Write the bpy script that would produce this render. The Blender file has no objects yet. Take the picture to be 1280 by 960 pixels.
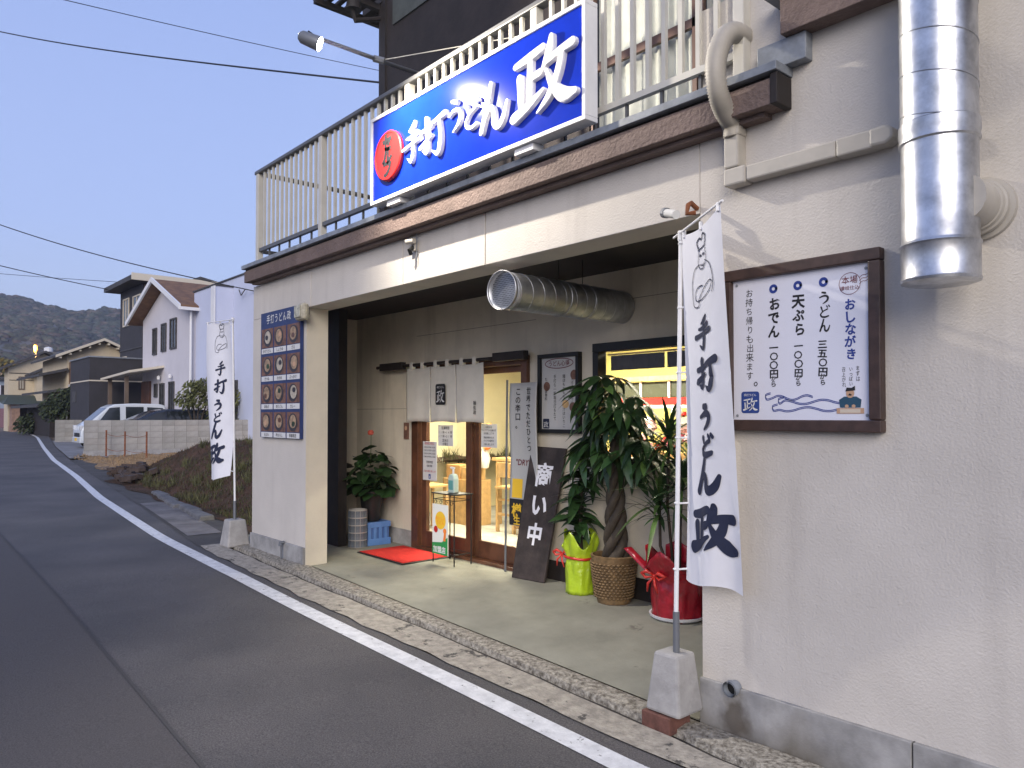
import bpy, bmesh, math, random
from mathutils import Vector, Matrix
random.seed(7)
R = math.radians
SC = bpy.context.scene
COL = SC.collection

# ------------------------------------------------------------------ camera
cd = bpy.data.cameras.new("camera")
cam = bpy.data.objects.new("camera", cd); COL.objects.link(cam)
cam.location = (2.275, -3.225, 1.55)
cam.rotation_euler = (R(91.15), 0, math.atan2(.7570, .6534))
cd.sensor_width = 36; cd.lens = 950 / 1280 * 36
cd.shift_y = 20 / 1280
cd.clip_start = .05; cd.clip_end = 5000
SC.camera = cam

# ------------------------------------------------------------------ world, sun, exposure
SKY_STRENGTH = .10
SUN_EL, SUN_AZ = 9.0, 134.0      # dusk: the last light is behind the camera
w = bpy.data.worlds.new("World"); SC.world = w; w.use_nodes = True
nt = w.node_tree; nt.nodes.clear()
wo = nt.nodes.new('ShaderNodeOutputWorld'); bg = nt.nodes.new('ShaderNodeBackground')
sky = nt.nodes.new('ShaderNodeTexSky'); sky.sky_type = 'NISHITA'; sky.sun_disc = False
sky.sun_elevation = R(SUN_EL); sky.sun_rotation = R(SUN_AZ)
sky.air_density = 1.0; sky.dust_density = .6; sky.ozone_density = 4.0
bg.inputs[1].default_value = SKY_STRENGTH
# dusk colour by elevation, blended with the physical sky
tc_ = nt.nodes.new('ShaderNodeTexCoord'); sx_ = nt.nodes.new('ShaderNodeSeparateXYZ'); nt.links.new(tc_.outputs['Generated'], sx_.inputs[0])
rp = nt.nodes.new('ShaderNodeValToRGB'); nt.links.new(sx_.outputs['Z'], rp.inputs[0])
SKYK = 1.16
for i, (p_, c_) in enumerate(((0, (1.66, 1.78, 2.22)), (.22, (1.24, 1.48, 2.42)), (.5, (.96, 1.24, 2.25)), (1, (.72, .95, 1.75)))):
    e_ = rp.color_ramp.elements[i] if i < 2 else rp.color_ramp.elements.new(p_)
    e_.position = p_; e_.color = (*[v * SKYK for v in c_], 1)
tint = nt.nodes.new('ShaderNodeMix'); tint.data_type = 'RGBA'; tint.inputs['Factor'].default_value = .88
nt.links.new(sky.outputs[0], tint.inputs['A']); nt.links.new(rp.outputs[0], tint.inputs['B']); nt.links.new(tint.outputs['Result'], bg.inputs[0]);
nt.links.new(bg.outputs[0], wo.inputs[0])
sl = bpy.data.lights.new("sun", 'SUN'); sl.energy = .85; sl.angle = R(36); sl.color = (1, .90, .79)
so = bpy.data.objects.new("sun", sl); COL.objects.link(so)
dx, dy = math.sin(R(SUN_AZ)), math.cos(R(SUN_AZ))
so.rotation_euler = Vector((-dx, -dy, -math.tan(R(22)))).to_track_quat('-Z', 'Y').to_euler()
so.location = (0, -10, 20)
SC.view_settings.view_transform = 'Standard'; SC.view_settings.look = 'None'
SC.view_settings.gamma = 1; SC.view_settings.exposure = 1.80

# ------------------------------------------------------------------ materials
MATS = {}
def mat(name, col, rough=.6, metal=0, var=0, vs=6, bump=0, bs=60, spec=.5, emit=None, es=0, det=4, trans=0, alpha=1, col2=None, cs=2.5, coat=0, sub=0, bd=.004):
    if name in MATS: return MATS[name]
    m = bpy.data.materials.new(name); m.use_nodes = True; t = m.node_tree; n = t.nodes; L = t.links
    b = n['Principled BSDF']
    b.inputs['Base Color'].default_value = (*col, 1); b.inputs['Roughness'].default_value = rough
    b.inputs['Metallic'].default_value = metal; b.inputs['Specular IOR Level'].default_value = spec
    b.inputs['Coat Weight'].default_value = coat
    tc = n.new('ShaderNodeTexCoord')
    if var or col2:
        no = n.new('ShaderNodeTexNoise'); no.inputs['Scale'].default_value = vs; no.inputs['Detail'].default_value = det
        no.inputs['Roughness'].default_value = .65
        L.new(tc.outputs['Object'], no.inputs['Vector'])
        cr = n.new('ShaderNodeValToRGB'); L.new(no.outputs['Fac'], cr.inputs[0])
        c2 = col2 or tuple(c * (1 - var) for c in col)
        c3 = col if col2 else tuple(min(1, c * (1 + var * .6)) for c in col)
        cr.color_ramp.elements[0].position = .36; cr.color_ramp.elements[0].color = (*c2, 1)
        cr.color_ramp.elements[1].position = .64; cr.color_ramp.elements[1].color = (*c3, 1)
        L.new(cr.outputs[0], b.inputs['Base Color'])
    if bump:
        nb = n.new('ShaderNodeTexNoise'); nb.inputs['Scale'].default_value = bs; nb.inputs['Detail'].default_value = 3
        L.new(tc.outputs['Object'], nb.inputs['Vector'])
        bp = n.new('ShaderNodeBump'); bp.inputs['Strength'].default_value = bump; bp.inputs['Distance'].default_value = bd
        L.new(nb.outputs['Fac'], bp.inputs['Height']); L.new(bp.outputs[0], b.inputs['Normal'])
    if emit:
        b.inputs['Emission Color'].default_value = (*emit, 1); b.inputs['Emission Strength'].default_value = es
    if trans: b.inputs['Transmission Weight'].default_value = trans
    if name.startswith('leaf') or name.startswith('concrete_block'):
        oi = n.new('ShaderNodeObjectInfo'); hs = n.new('ShaderNodeHueSaturation'); mr = n.new('ShaderNodeMapRange')
        mr.inputs['To Min'].default_value = .55 if name.startswith('leaf') else .93; mr.inputs['To Max'].default_value = 1.7 if name.startswith('leaf') else 1.06
        L.new(oi.outputs['Random'], mr.inputs['Value']); L.new(mr.outputs[0], hs.inputs['Value'])
        s_ = b.inputs['Base Color'].links[0].from_socket; L.new(s_, hs.inputs['Color']); L.new(hs.outputs[0], b.inputs['Base Color'])
    MATS[name] = m
    return m
def stained(m, z0, z1, dark, scale=3):
    """dirt of its own shape near the foot of a wall, by real height"""
    t = m.node_tree; n = t.nodes; L = t.links; b = n['Principled BSDF']
    ge = n.new('ShaderNodeNewGeometry'); sx = n.new('ShaderNodeSeparateXYZ'); L.new(ge.outputs['Position'], sx.inputs[0])
    mr = n.new('ShaderNodeMapRange'); mr.inputs['From Min'].default_value = z0; mr.inputs['From Max'].default_value = z1
    mr.inputs['To Min'].default_value = .5; mr.inputs['To Max'].default_value = -.25
    L.new(sx.outputs['Z'], mr.inputs['Value'])
    no = n.new('ShaderNodeTexNoise'); no.inputs['Scale'].default_value = scale; no.inputs['Detail'].default_value = 6
    mp = n.new('ShaderNodeMapping'); mp.inputs['Scale'].default_value = (1, 1, .35)
    L.new(ge.outputs['Position'], mp.inputs[0]); L.new(mp.outputs[0], no.inputs['Vector'])
    ad = n.new('ShaderNodeMath'); ad.operation = 'ADD'; L.new(no.outputs['Fac'], ad.inputs[0]); L.new(mr.outputs[0], ad.inputs[1])
    cr = n.new('ShaderNodeValToRGB'); cr.color_ramp.elements[0].position = .55; cr.color_ramp.elements[1].position = .95
    L.new(ad.outputs[0], cr.inputs[0])
    mx = n.new('ShaderNodeMix'); mx.data_type = 'RGBA'; mx.inputs['B'].default_value = (*dark, 1)
    src = b.inputs['Base Color'].links
    if src: L.new(src[0].from_socket, mx.inputs['A'])
    else: mx.inputs['A'].default_value = b.inputs['Base Color'].default_value
    L.new(cr.outputs[0], mx.inputs['Factor']); L.new(mx.outputs['Result'], b.inputs['Base Color'])
    return m
def glass(name, tint=(1, 1, 1), refl=.12):
    m = bpy.data.materials.new(name); m.use_nodes = True; t = m.node_tree; n = t.nodes; n.clear(); L = t.links
    o = n.new('ShaderNodeOutputMaterial'); mx = n.new('ShaderNodeMixShader'); tr = n.new('ShaderNodeBsdfTransparent'); gl = n.new('ShaderNodeBsdfGlossy')
    gl.inputs['Roughness'].default_value = .02; tr.inputs[0].default_value = (*tint, 1)
    lw = n.new('ShaderNodeLayerWeight'); lw.inputs[0].default_value = .5
    pw = n.new('ShaderNodeMath'); pw.operation = 'POWER'; pw.inputs[1].default_value = 4; L.new(lw.outputs['Facing'], pw.inputs[0])
    ma = n.new('ShaderNodeMath'); ma.operation = 'MULTIPLY_ADD'; ma.inputs[1].default_value = .7; ma.inputs[2].default_value = .04; L.new(pw.outputs[0], ma.inputs[0])
    L.new(ma.outputs[0], mx.inputs[0]); L.new(tr.outputs[0], mx.inputs[1]); L.new(gl.outputs[0], mx.inputs[2]); L.new(mx.outputs[0], o.inputs[0])
    return m
def emis(name, col, s):
    m = bpy.data.materials.new(name); m.use_nodes = True; b = m.node_tree.nodes['Principled BSDF']
    b.inputs['Base Color'].default_value = (*col, 1); b.inputs['Emission Color'].default_value = (*col, 1); b.inputs['Emission Strength'].default_value = s
    return m

M = dict(
 stucco=mat('stucco_cream', (.56, .525, .48), .88, var=.07, vs=1.6, bump=.55, bs=95, bd=.005, spec=.15),
 stucco_in=mat('stucco_inner', (.64, .58, .47), .88, var=.10, vs=2, bump=.4, bs=60, spec=.2),
 fascia=mat('fascia_brown', (.17, .125, .11), .8, var=.18, vs=4, bump=1, bs=55, bd=.008, spec=.3),
 cap=mat('flashing_grey', (.22, .24, .27), .5, var=.25, vs=9, bump=.2, bs=30),
 base=stained(mat('plinth_grey', (.31, .305, .30), .85, var=.3, vs=4, bump=.4, bs=90, spec=.2), -.12, .28, (.10, .085, .06)),
 dark=mat('dark_brown_paint', (.018, .013, .012), .7, var=.3, vs=8),
 upper=mat('upper_cladding', (.022, .016, .015), .75, var=.3, vs=5, bump=.3, bs=20),
 soffit=mat('soffit_grey', (.07, .08, .075), .8, var=.2),
 alu=mat('rail_champagne', (.55, .53, .47), .5, metal=.0, var=.08, vs=5),
 alud=mat('rail_bronze_top', (.13, .13, .13), .45, metal=.3, var=.1),
 white=mat('white_paint', (.75, .75, .76), .5, var=.04, vs=10),
 blue=mat('sign_blue', (.004, .025, .40), .12, var=.12, vs=3, spec=.3, coat=.0),
 red=mat('sign_red', (.45, .014, .012), .4, spec=.5),
 ink=mat('ink_black', (.012, .012, .015), .6),
 navy=mat('ink_navy', (.015, .02, .05), .7),
 inkb=mat('ink_blue', (.02, .045, .25), .6),
 maroon=mat('ink_maroon', (.14, .015, .03), .6),
 pipe=mat('pvc_beige', (.42, .39, .34), .55, var=.08, vs=8),
 galv=mat('galvanised', (.56, .57, .59), .37, metal=1, var=.30, vs=9, bump=.35, bs=7, bd=.006),
 galvd=mat('galvanised_dull', (.46, .47, .49), .42, metal=.85, var=.25, vs=7, bump=.15, bs=8, bd=.006),
 grey=mat('grey_metal', (.16, .17, .19), .5, metal=.3),
 cloth=mat('banner_cloth', (.72, .72, .76), .9, var=.05, vs=4, spec=.1),
 linen=mat('noren_linen', (.62, .59, .52), .95, var=.05, vs=7, bump=.2, bs=200, spec=.1),
 conc=mat('concrete', (.36, .35, .34), .9, var=.18, vs=7, bump=.5, bs=80, spec=.2),
 wood=mat('door_wood', (.105, .042, .022), .4, var=.35, vs=5, bump=.1, bs=40),
 framew=mat('frame_wood', (.058, .033, .026), .5, var=.3, vs=14),
 pine=mat('pine_wood', (.52, .33, .14), .5, var=.2, vs=10),
 boardw=mat('old_plank', (.038, .028, .026), .75, var=.5, vs=6, bump=.8, bs=30),
 paper=mat('paper', (.62, .62, .62), .8),
 black=mat('black_metal', (.012, .012, .012), .45, metal=.3),
 blackp=mat('black_plastic', (.012, .012, .013), .5),
 crate=mat('crate_blue', (.10, .22, .50), .5, var=.1),
 matr=mat('mat_red', (.50, .035, .03), .95, var=.15, vs=30, bump=.6, bs=300, spec=.1),
 leaf=mat('leaf_green', (.020, .050, .014), .42, var=.35, vs=9),
 leafl=mat('leaf_yellow_green', (.07, .13, .03), .45, var=.35, vs=9),
 stem=mat('stem_brown', (.05, .038, .026), .8, var=.3, vs=15, bump=.6, bs=50),
 stemg=mat('stem_green', (.06, .09, .03), .7, var=.3),
 soil=mat('soil', (.04, .028, .02), .95, bump=1, bs=60),
 gwrap=mat('wrap_lime', (.40, .56, .02), .3, var=.12, vs=8, bump=.9, bs=7, bd=.03, spec=.7),
 rwrap=mat('wrap_red', (.33, .008, .02), .35, var=.3, vs=7, bump=.9, bs=7, bd=.03, spec=.6),
 ribbon=mat('ribbon_red', (.55, .03, .02), .35, spec=.6),
 wicker=mat('wicker', (.19, .12, .055), .6, var=.35, vs=20, bump=.5, bs=80),
 tileg=mat('tile_blue_grey', (.12, .14, .17), .25, var=.3, vs=14),
 grout=mat('grout', (.36, .34, .32), .9),
 room=mat('room_wall', (.66, .60, .40), .8, var=.05, vs=3),
 roomf=mat('room_floor', (.36, .35, .31), .6, var=.2, vs=5),
 yellow=mat('print_yellow', (.80, .50, .03), .5),
 orange=mat('print_orange', (.80, .22, .03), .5),
 green=mat('print_green', (.02, .26, .07), .5),
 skin=mat('print_skin', (.50, .31, .20), .7),
 photo=mat('print_photo_brown', (.17, .085, .06), .6, var=.4, vs=16),
 bowl=mat('print_bowl', (.03, .025, .03), .5),
 soup=mat('print_soup', (.36, .25, .16), .6, var=.45, vs=25),
 brick=mat('brick_red', (.14, .06, .045), .85, var=.3, vs=20, bump=.5, bs=80),
 rust=mat('rust', (.22, .075, .03), .85, var=.4, vs=20, bump=.4, bs=60),
 tyre=mat('tyre', (.015, .015, .016), .85),
 rim=mat('rim', (.5, .5, .52), .35, metal=.8),
 vanp=mat('van_paint', (.62, .66, .70), .28, coat=.5, spec=.5),
 carp=mat('dark_car_paint', (.015, .02, .035), .22, coat=.6),
 cglass=mat('car_glass', (.02, .025, .03), .08, spec=.8),
 block=mat('concrete_block', (.36, .345, .32), .9, var=.14, vs=3, bump=.5, bs=40, spec=.2),
 mortar=mat('mortar', (.25, .24, .225), .95),
)
M['glass'] = glass('clear_glass')
def asphalt():
    m = mat('asphalt', (.040, .041, .045), .82, var=0, bump=.7, bs=170, bd=.005, spec=.35)
    t = m.node_tree; n = t.nodes; L = t.links; b = n['Principled BSDF']
    ge = n.new('ShaderNodeNewGeometry')
    n1 = n.new('ShaderNodeTexNoise'); n1.inputs['Scale'].default_value = 120; n1.inputs['Detail'].default_value = 4; n1.inputs['Roughness'].default_value = .8
    n2 = n.new('ShaderNodeTexNoise'); n2.inputs['Scale'].default_value = .9; n2.inputs['Detail'].default_value = 5
    L.new(ge.outputs['Position'], n1.inputs['Vector']); L.new(ge.outputs['Position'], n2.inputs['Vector'])
    c1 = n.new('ShaderNodeValToRGB'); c1.color_ramp.elements[0].position = .3; c1.color_ramp.elements[1].position = .75
    c1.color_ramp.elements[0].color = (.030, .029, .032, 1); c1.color_ramp.elements[1].color = (.165, .160, .158, 1)
    L.new(n1.outputs['Fac'], c1.inputs[0])
    c2 = n.new('ShaderNodeValToRGB'); c2.color_ramp.elements[0].position = .3; c2.color_ramp.elements[1].position = .7
    c2.color_ramp.elements[0].color = (.72, .72, .75, 1); c2.color_ramp.elements[1].color = (1.25, 1.20, 1.18, 1)
    L.new(n2.outputs['Fac'], c2.inputs[0])
    mx = n.new('ShaderNodeMix'); mx.data_type = 'RGBA'; mx.blend_type = 'MULTIPLY'; mx.inputs['Factor'].default_value = 1
    L.new(c1.outputs[0], mx.inputs['A']); L.new(c2.outputs[0], mx.inputs['B']); L.new(mx.outputs['Result'], b.inputs['Base Color'])
    return m
M['asphalt'] = asphalt()
M['asphalt2'] = mat('asphalt_patch', (.085, .079, .080), .85, var=.3, vs=130, bump=.7, bs=170, spec=.3)
M['gutter'] = mat('gutter_concrete', (.42, .385, .33), .9, col2=(.25, .23, .20), vs=16, det=8, bump=1, bs=60, bd=.01, spec=.2)
M['curb'] = mat('curb_exposed_aggregate', (.44, .41, .35), .9, col2=(.12, .105, .085), vs=36, det=8, bump=1, bs=70, bd=.012, spec=.2)
M['floor'] = mat('forecourt_concrete', (.255, .25, .205), .8, var=.18, vs=2.2, det=8, bump=.35, bs=60, spec=.3)
M['line'] = mat('road_line_white', (.70, .71, .73), .75, col2=(.52, .53, .55), vs=14, det=10, bump=.4, bs=120, spec=.3)
def wear(m, scale, thr, dark):
    t = m.node_tree; n = t.nodes; L = t.links; b = n['Principled BSDF']
    ge = n.new('ShaderNodeNewGeometry'); no = n.new('ShaderNodeTexNoise'); no.inputs['Scale'].default_value = scale; no.inputs['Detail'].default_value = 9; no.inputs['Roughness'].default_value = .75
    L.new(ge.outputs['Position'], no.inputs['Vector'])
    cr = n.new('ShaderNodeValToRGB'); cr.color_ramp.elements[0].position = thr; cr.color_ramp.elements[1].position = thr + .04
    L.new(no.outputs['Fac'], cr.inputs[0])
    mx = n.new('ShaderNodeMix'); mx.data_type = 'RGBA'; mx.inputs['B'].default_value = (*dark, 1)
    L.new(b.inputs['Base Color'].links[0].from_socket, mx.inputs['A']); L.new(cr.outputs[0], mx.inputs['Factor']); L.new(mx.outputs['Result'], b.inputs['Base Color'])
wear(M['line'], 13, .60, (.10, .10, .10)); wear(M['floor'], 2.4, .62, (.16, .15, .125)); wear(M['gutter'], 6, .57, (.085, .08, .075))

def streaks(m, dark, amt=.5):
    t = m.node_tree; n = t.nodes; L = t.links; b = n['Principled BSDF']
    ge = n.new('ShaderNodeNewGeometry'); mp = n.new('ShaderNodeMapping'); mp.inputs['Scale'].default_value = (5, 5, .45)
    no = n.new('ShaderNodeTexNoise'); no.inputs['Scale'].default_value = 1.3; no.inputs['Detail'].default_value = 7; no.inputs['Roughness'].default_value = .6
    L.new(ge.outputs['Position'], mp.inputs[0]); L.new(mp.outputs[0], no.inputs['Vector'])
    cr = n.new('ShaderNodeValToRGB'); cr.color_ramp.elements[0].position = .52; cr.color_ramp.elements[1].position = .78; cr.color_ramp.elements[1].color = (amt, amt, amt, 1)
    L.new(no.outputs['Fac'], cr.inputs[0])
    mx = n.new('ShaderNodeMix'); mx.data_type = 'RGBA'; mx.inputs['B'].default_value = (*dark, 1)
    L.new(b.inputs['Base Color'].links[0].from_socket, mx.inputs['A']); L.new(cr.outputs[0], mx.inputs['Factor']); L.new(mx.outputs['Result'], b.inputs['Base Color'])
    # trowelled ridges on top of the fine grain
    bp = [x for x in n if x.type == 'BUMP']
    if bp:
        n2 = n.new('ShaderNodeTexNoise'); n2.inputs['Scale'].default_value = 17; n2.inputs['Detail'].default_value = 5; n2.inputs['Distortion'].default_value = 1.2
        c2 = n.new('ShaderNodeValToRGB'); c2.color_ramp.elements[0].position = .56; c2.color_ramp.elements[1].position = .64
        L.new(ge.outputs['Position'], n2.inputs['Vector']); L.new(n2.outputs['Fac'], c2.inputs[0])
        b2 = n.new('ShaderNodeBump'); b2.inputs['Strength'].default_value = .16; b2.inputs['Distance'].default_value = .004
        L.new(c2.outputs[0], b2.inputs['Height']); L.new(bp[0].outputs[0], b2.inputs['Normal']); L.new(b2.outputs[0], b.inputs['Normal'])
def spot_stain(m, c, rx, rz, dark):
    t = m.node_tree; n = t.nodes; L = t.links; b = n['Principled BSDF']
    ge = n.new('ShaderNodeNewGeometry'); mp = n.new('ShaderNodeMapping'); mp.vector_type = 'TEXTURE'; mp.inputs['Location'].default_value = c; mp.inputs['Scale'].default_value = (rx, 1, rz)
    L.new(ge.outputs['Position'], mp.inputs[0])
    ln = n.new('ShaderNodeVectorMath'); ln.operation = 'LENGTH'; L.new(mp.outputs[0], ln.inputs[0])
    no = n.new('ShaderNodeTexNoise'); no.inputs['Scale'].default_value = 14; no.inputs['Detail'].default_value = 6; L.new(ge.outputs['Position'], no.inputs['Vector'])
    ad = n.new('ShaderNodeMath'); ad.operation = 'ADD'; L.new(ln.outputs['Value'], ad.inputs[0]); L.new(no.outputs['Fac'], ad.inputs[1])
    cr = n.new('ShaderNodeValToRGB'); cr.color_ramp.elements[0].position = .95; cr.color_ramp.elements[0].color = (.8, .8, .8, 1); cr.color_ramp.elements[1].position = 1.0; cr.color_ramp.elements[1].color = (0, 0, 0, 1)
    hf = n.new('ShaderNodeMath'); hf.operation = 'MULTIPLY'; hf.inputs[1].default_value = .68; L.new(ad.outputs[0], hf.inputs[0])
    cr.color_ramp.elements[0].position = .62; L.new(hf.outputs[0], cr.inputs[0])
    mx = n.new('ShaderNodeMix'); mx.data_type = 'RGBA'; mx.inputs['B'].default_value = (*dark, 1)
    L.new(b.inputs['Base Color'].links[0].from_socket, mx.inputs['A']); L.new(cr.outputs[0], mx.inputs['Factor']); L.new(mx.outputs['Result'], b.inputs['Base Color'])
spot_stain(M['base'], (.20, 0, .09), .10, .17, (.075, .06, .045))
streaks(M['stucco'], (.36, .33, .30), .35); streaks(M['stucco_in'], (.34, .30, .25), .5)

# ------------------------------------------------------------------ mesh helpers
def origin(p):
    v = Vector((0, 0, 0))
    while p is not None:
        v = v + p.location; p = p.parent
    return v
class B:
    def __init__(s): s.v = []; s.f = []; s.mi = []; s.cur = 0
    def m(s, i): s.cur = i; return s
    def face(s, pts):
        k = len(s.v); s.v += [tuple(p) for p in pts]; s.f.append(tuple(range(k, k + len(pts)))); s.mi.append(s.cur); return s
    def idx(s, pts, faces):
        k = len(s.v); s.v += [tuple(p) for p in pts]
        for f in faces: s.f.append(tuple(i + k for i in f)); s.mi.append(s.cur)
        return s
    def box(s, x0, x1, y0, y1, z0, z1):
        p = [(x0,y0,z0),(x1,y0,z0),(x1,y1,z0),(x0,y1,z0),(x0,y0,z1),(x1,y0,z1),(x1,y1,z1),(x0,y1,z1)]
        return s.idx(p, [(0,3,2,1),(4,5,6,7),(0,1,5,4),(1,2,6,5),(2,3,7,6),(3,0,4,7)])
    def hexa(s, p): return s.idx(p, [(0,3,2,1),(4,5,6,7),(0,1,5,4),(1,2,6,5),(2,3,7,6),(3,0,4,7)])
    def tube(s, pts, r, seg=8, cap=True):
        pts = [Vector(p) for p in pts]; n = len(pts); rs = r if isinstance(r, (list, tuple)) else [r] * n
        ring = []; u = None
        for i, p in enumerate(pts):
            d = (pts[min(i + 1, n - 1)] - pts[max(i - 1, 0)]).normalized()
            if u is None: u = d.orthogonal().normalized()
            else: u = (u - d * u.dot(d)).normalized()
            q = d.cross(u)
            ring += [p + (u * math.cos(a) + q * math.sin(a)) * rs[i] for a in [2 * math.pi * j / seg for j in range(seg)]]
        fs = [(i*seg+j, i*seg+(j+1)%seg, (i+1)*seg+(j+1)%seg, (i+1)*seg+j) for i in range(n-1) for j in range(seg)]
        if cap: fs += [tuple(range(seg))[::-1], tuple((n-1)*seg+j for j in range(seg))]
        return s.idx(ring, fs)
    def lathe(s, cx, cy, prof, seg=24, sx=1, sy=1, wob=0):
        ring = []
        for r, z in prof:
            for j in range(seg):
                a = 2*math.pi*j/seg; rr = r*(1+wob*math.sin(5*a+z*9)) if wob else r
                ring.append((cx+rr*sx*math.cos(a), cy+rr*sy*math.sin(a), z))
        n = len(prof)
        fs = [(i*seg+j, i*seg+(j+1)%seg, (i+1)*seg+(j+1)%seg, (i+1)*seg+j) for i in range(n-1) for j in range(seg)]
        if prof[0][0] > 1e-5: fs.append(tuple(range(seg))[::-1])
        if prof[-1][0] > 1e-5: fs.append(tuple((n-1)*seg+j for j in range(seg)))
        return s.idx(ring, fs)
    def extr(s, poly, axis, a0, a1):
        """poly in the other two axes, extruded along axis"""
        def P(u, v, a): return {'x': (a, u, v), 'y': (u, a, v), 'z': (u, v, a)}[axis]
        n = len(poly); pts = [P(u, v, a0) for u, v in poly] + [P(u, v, a1) for u, v in poly]
        return s.idx(pts, [tuple(range(n))[::-1], tuple(range(n, 2*n))] + [(i, (i+1)%n, n+(i+1)%n, n+i) for i in range(n)])
    def disc(s, c, r, ax='y', seg=24, rx=1):
        pts = []
        for j in range(seg):
            a = 2*math.pi*j/seg; u, v = r*rx*math.cos(a), r*math.sin(a)
            pts.append({'y': (c[0]+u, c[1], c[2]+v), 'z': (c[0]+u, c[1]+v, c[2]), 'x': (c[0], c[1]+u, c[2]+v)}[ax])
        return s.face(pts)
    def grid(s, fn, nu, nv):
        pts = [fn(i/nu, j/nv) for j in range(nv+1) for i in range(nu+1)]
        return s.idx(pts, [(j*(nu+1)+i, j*(nu+1)+i+1, (j+1)*(nu+1)+i+1, (j+1)*(nu+1)+i) for j in range(nv) for i in range(nu)])
    def out(s, name, mats, parent=None, bevel=0, smooth=False, solid=0, fix=True, **props):
        me = bpy.data.meshes.new(name); o0 = origin(parent)
        me.from_pydata([(x-o0.x, y-o0.y, z-o0.z) for x, y, z in s.v], [], s.f)
        mats = mats if isinstance(mats, (list, tuple)) else [mats]
        for m in mats: me.materials.append(m if not isinstance(m, str) else M[m])
        if len(mats) > 1: me.polygons.foreach_set('material_index', s.mi)
        if fix:
            bm = bmesh.new(); bm.from_mesh(me); bmesh.ops.recalc_face_normals(bm, faces=bm.faces); bm.to_mesh(me); bm.free()
        o = bpy.data.objects.new(name, me); COL.objects.link(o); o.parent = parent
        if smooth:
            for p in me.polygons: p.use_smooth = True
            if smooth != 'all':
                me.set_sharp_from_angle(angle=R(40))
        if solid:
            md = o.modifiers.new('thick', 'SOLIDIFY'); md.thickness = solid; md.offset = 0
        if bevel:
            md = o.modifiers.new('bevel', 'BEVEL'); md.width = bevel; md.segments = 2; md.limit_method = 'ANGLE'
        for k, v in props.items(): o[k] = v
        return o
def thing(name, label, cat, loc=(0, 0, 0), group=None):
    o = bpy.data.objects.new(name, None); COL.objects.link(o); o.location = loc; o.empty_display_size = .1
    o['label'] = label; o['category'] = cat
    if group: o['group'] = group
    return o
def tag(o, label, cat, group=None):
    o['label'] = label; o['category'] = cat
    if group: o['group'] = group
    return o
def struct(b, name, mats, **k): return b.out(name, mats, None, kind='structure', **k)
def dup(o, parent=None, loc=None, label=None):
    c = o.copy(); COL.objects.link(c); c.parent = parent
    if loc is not None: c.location = loc
    if label: c['label'] = label
    for ch in list(o.children): dup(ch, c)
    return c
def inst(src, parent, M4, name):
    """another copy of one small piece, sharing its mesh, placed by a matrix in its parent's space"""
    o = bpy.data.objects.new(name, src); COL.objects.link(o); o.parent = parent; o.matrix_local = M4
    return o

# ------------------------------------------------------------------ writing
GC = {}
def glyph(ch, bold=0.0, res=2):
    k = (ch, bold, res)
    if k in GC: return GC[k]
    cu = bpy.data.curves.new('g', 'FONT'); cu.body = ch; cu.size = 1; cu.offset = bold; cu.resolution_u = res
    o = bpy.data.objects.new('g', cu); COL.objects.link(o)
    bpy.context.view_layer.update()
    dg = bpy.context.evaluated_depsgraph_get()
    me = bpy.data.meshes.new_from_object(o.evaluated_get(dg))
    vs = [(v.co.x, v.co.y) for v in me.vertices]; fs = [tuple(p.vertices) for p in me.polygons]
    bpy.data.objects.remove(o); bpy.data.curves.remove(cu); bpy.data.meshes.remove(me)
    GC[k] = (vs, fs); return GC[k]
EM = None
def em():
    global EM
    if EM is None:
        vs, _ = glyph('国'); ys = [y for x, y in vs]; xs = [x for x, y in vs]
        h = (max(ys) - min(ys)) / .86; EM = (h, min(ys) - .05 * h, min(xs) - .07 * h)
    return EM
def cell(ch, bold=0):
    """glyph in a unit em square: a 0..1 right, b 0..1 up"""
    h, y0, x0 = em(); vs, fs = glyph(ch, bold)
    return [((x - x0) / h, (y - y0) / h) for x, y in vs], fs
def put(b, ch, x, y, s, fn, bold=0, rot=0, sx=1):
    """one character, its em square centred on (x, y)"""
    if ch == ' ': return
    vs, fs = cell(ch, bold); c, q = math.cos(rot), math.sin(rot)
    P = []
    for a, d in vs:
        a = (a - .5) * s * sx; d = (d - .5) * s; P.append(fn(x + a * c - d * q, y + a * q + d * c))
    b.idx(P, fs)
def column(b, text, x, top, s, fn, bold=0, pitch=1.0, wob=0, sx=1):
    y = top - s / 2
    for ch in text:
        if wob: put(b, ch, x + random.uniform(-wob, wob) * s, y, s * random.uniform(.92, 1.08), fn, bold, random.uniform(-.08, .08), sx)
        else: put(b, ch, x, y, s, fn, bold, 0, sx)
        y -= s * pitch
def row(b, text, x, y, s, fn, bold=0, pitch=1.0, sx=1):
    """horizontal text centred on x"""
    n = len(text); x0 = x - (n - 1) * s * pitch / 2
    for i, ch in enumerate(text): put(b, ch, x0 + i * s * pitch, y, s, fn, bold, 0, sx)
def latin(b, text, x, y, s, fn, bold=0, shear=0, sx=1):
    vs, fs = glyph(text, bold)
    if not vs: return
    x0 = min(v[0] for v in vs); x1 = max(v[0] for v in vs); y0 = min(v[1] for v in vs); y1 = max(v[1] for v in vs)
    k = s / (y1 - y0)
    b.idx([fn(x + ((a - (x0 + x1) / 2) + shear * (d - y0)) * k * sx, y + (d - (y0 + y1) / 2) * k) for a, d in vs], fs)
def wall_xz(y):   # writing on a wall facing the road (-y)
    return lambda a, d: (a, y, d)
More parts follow.
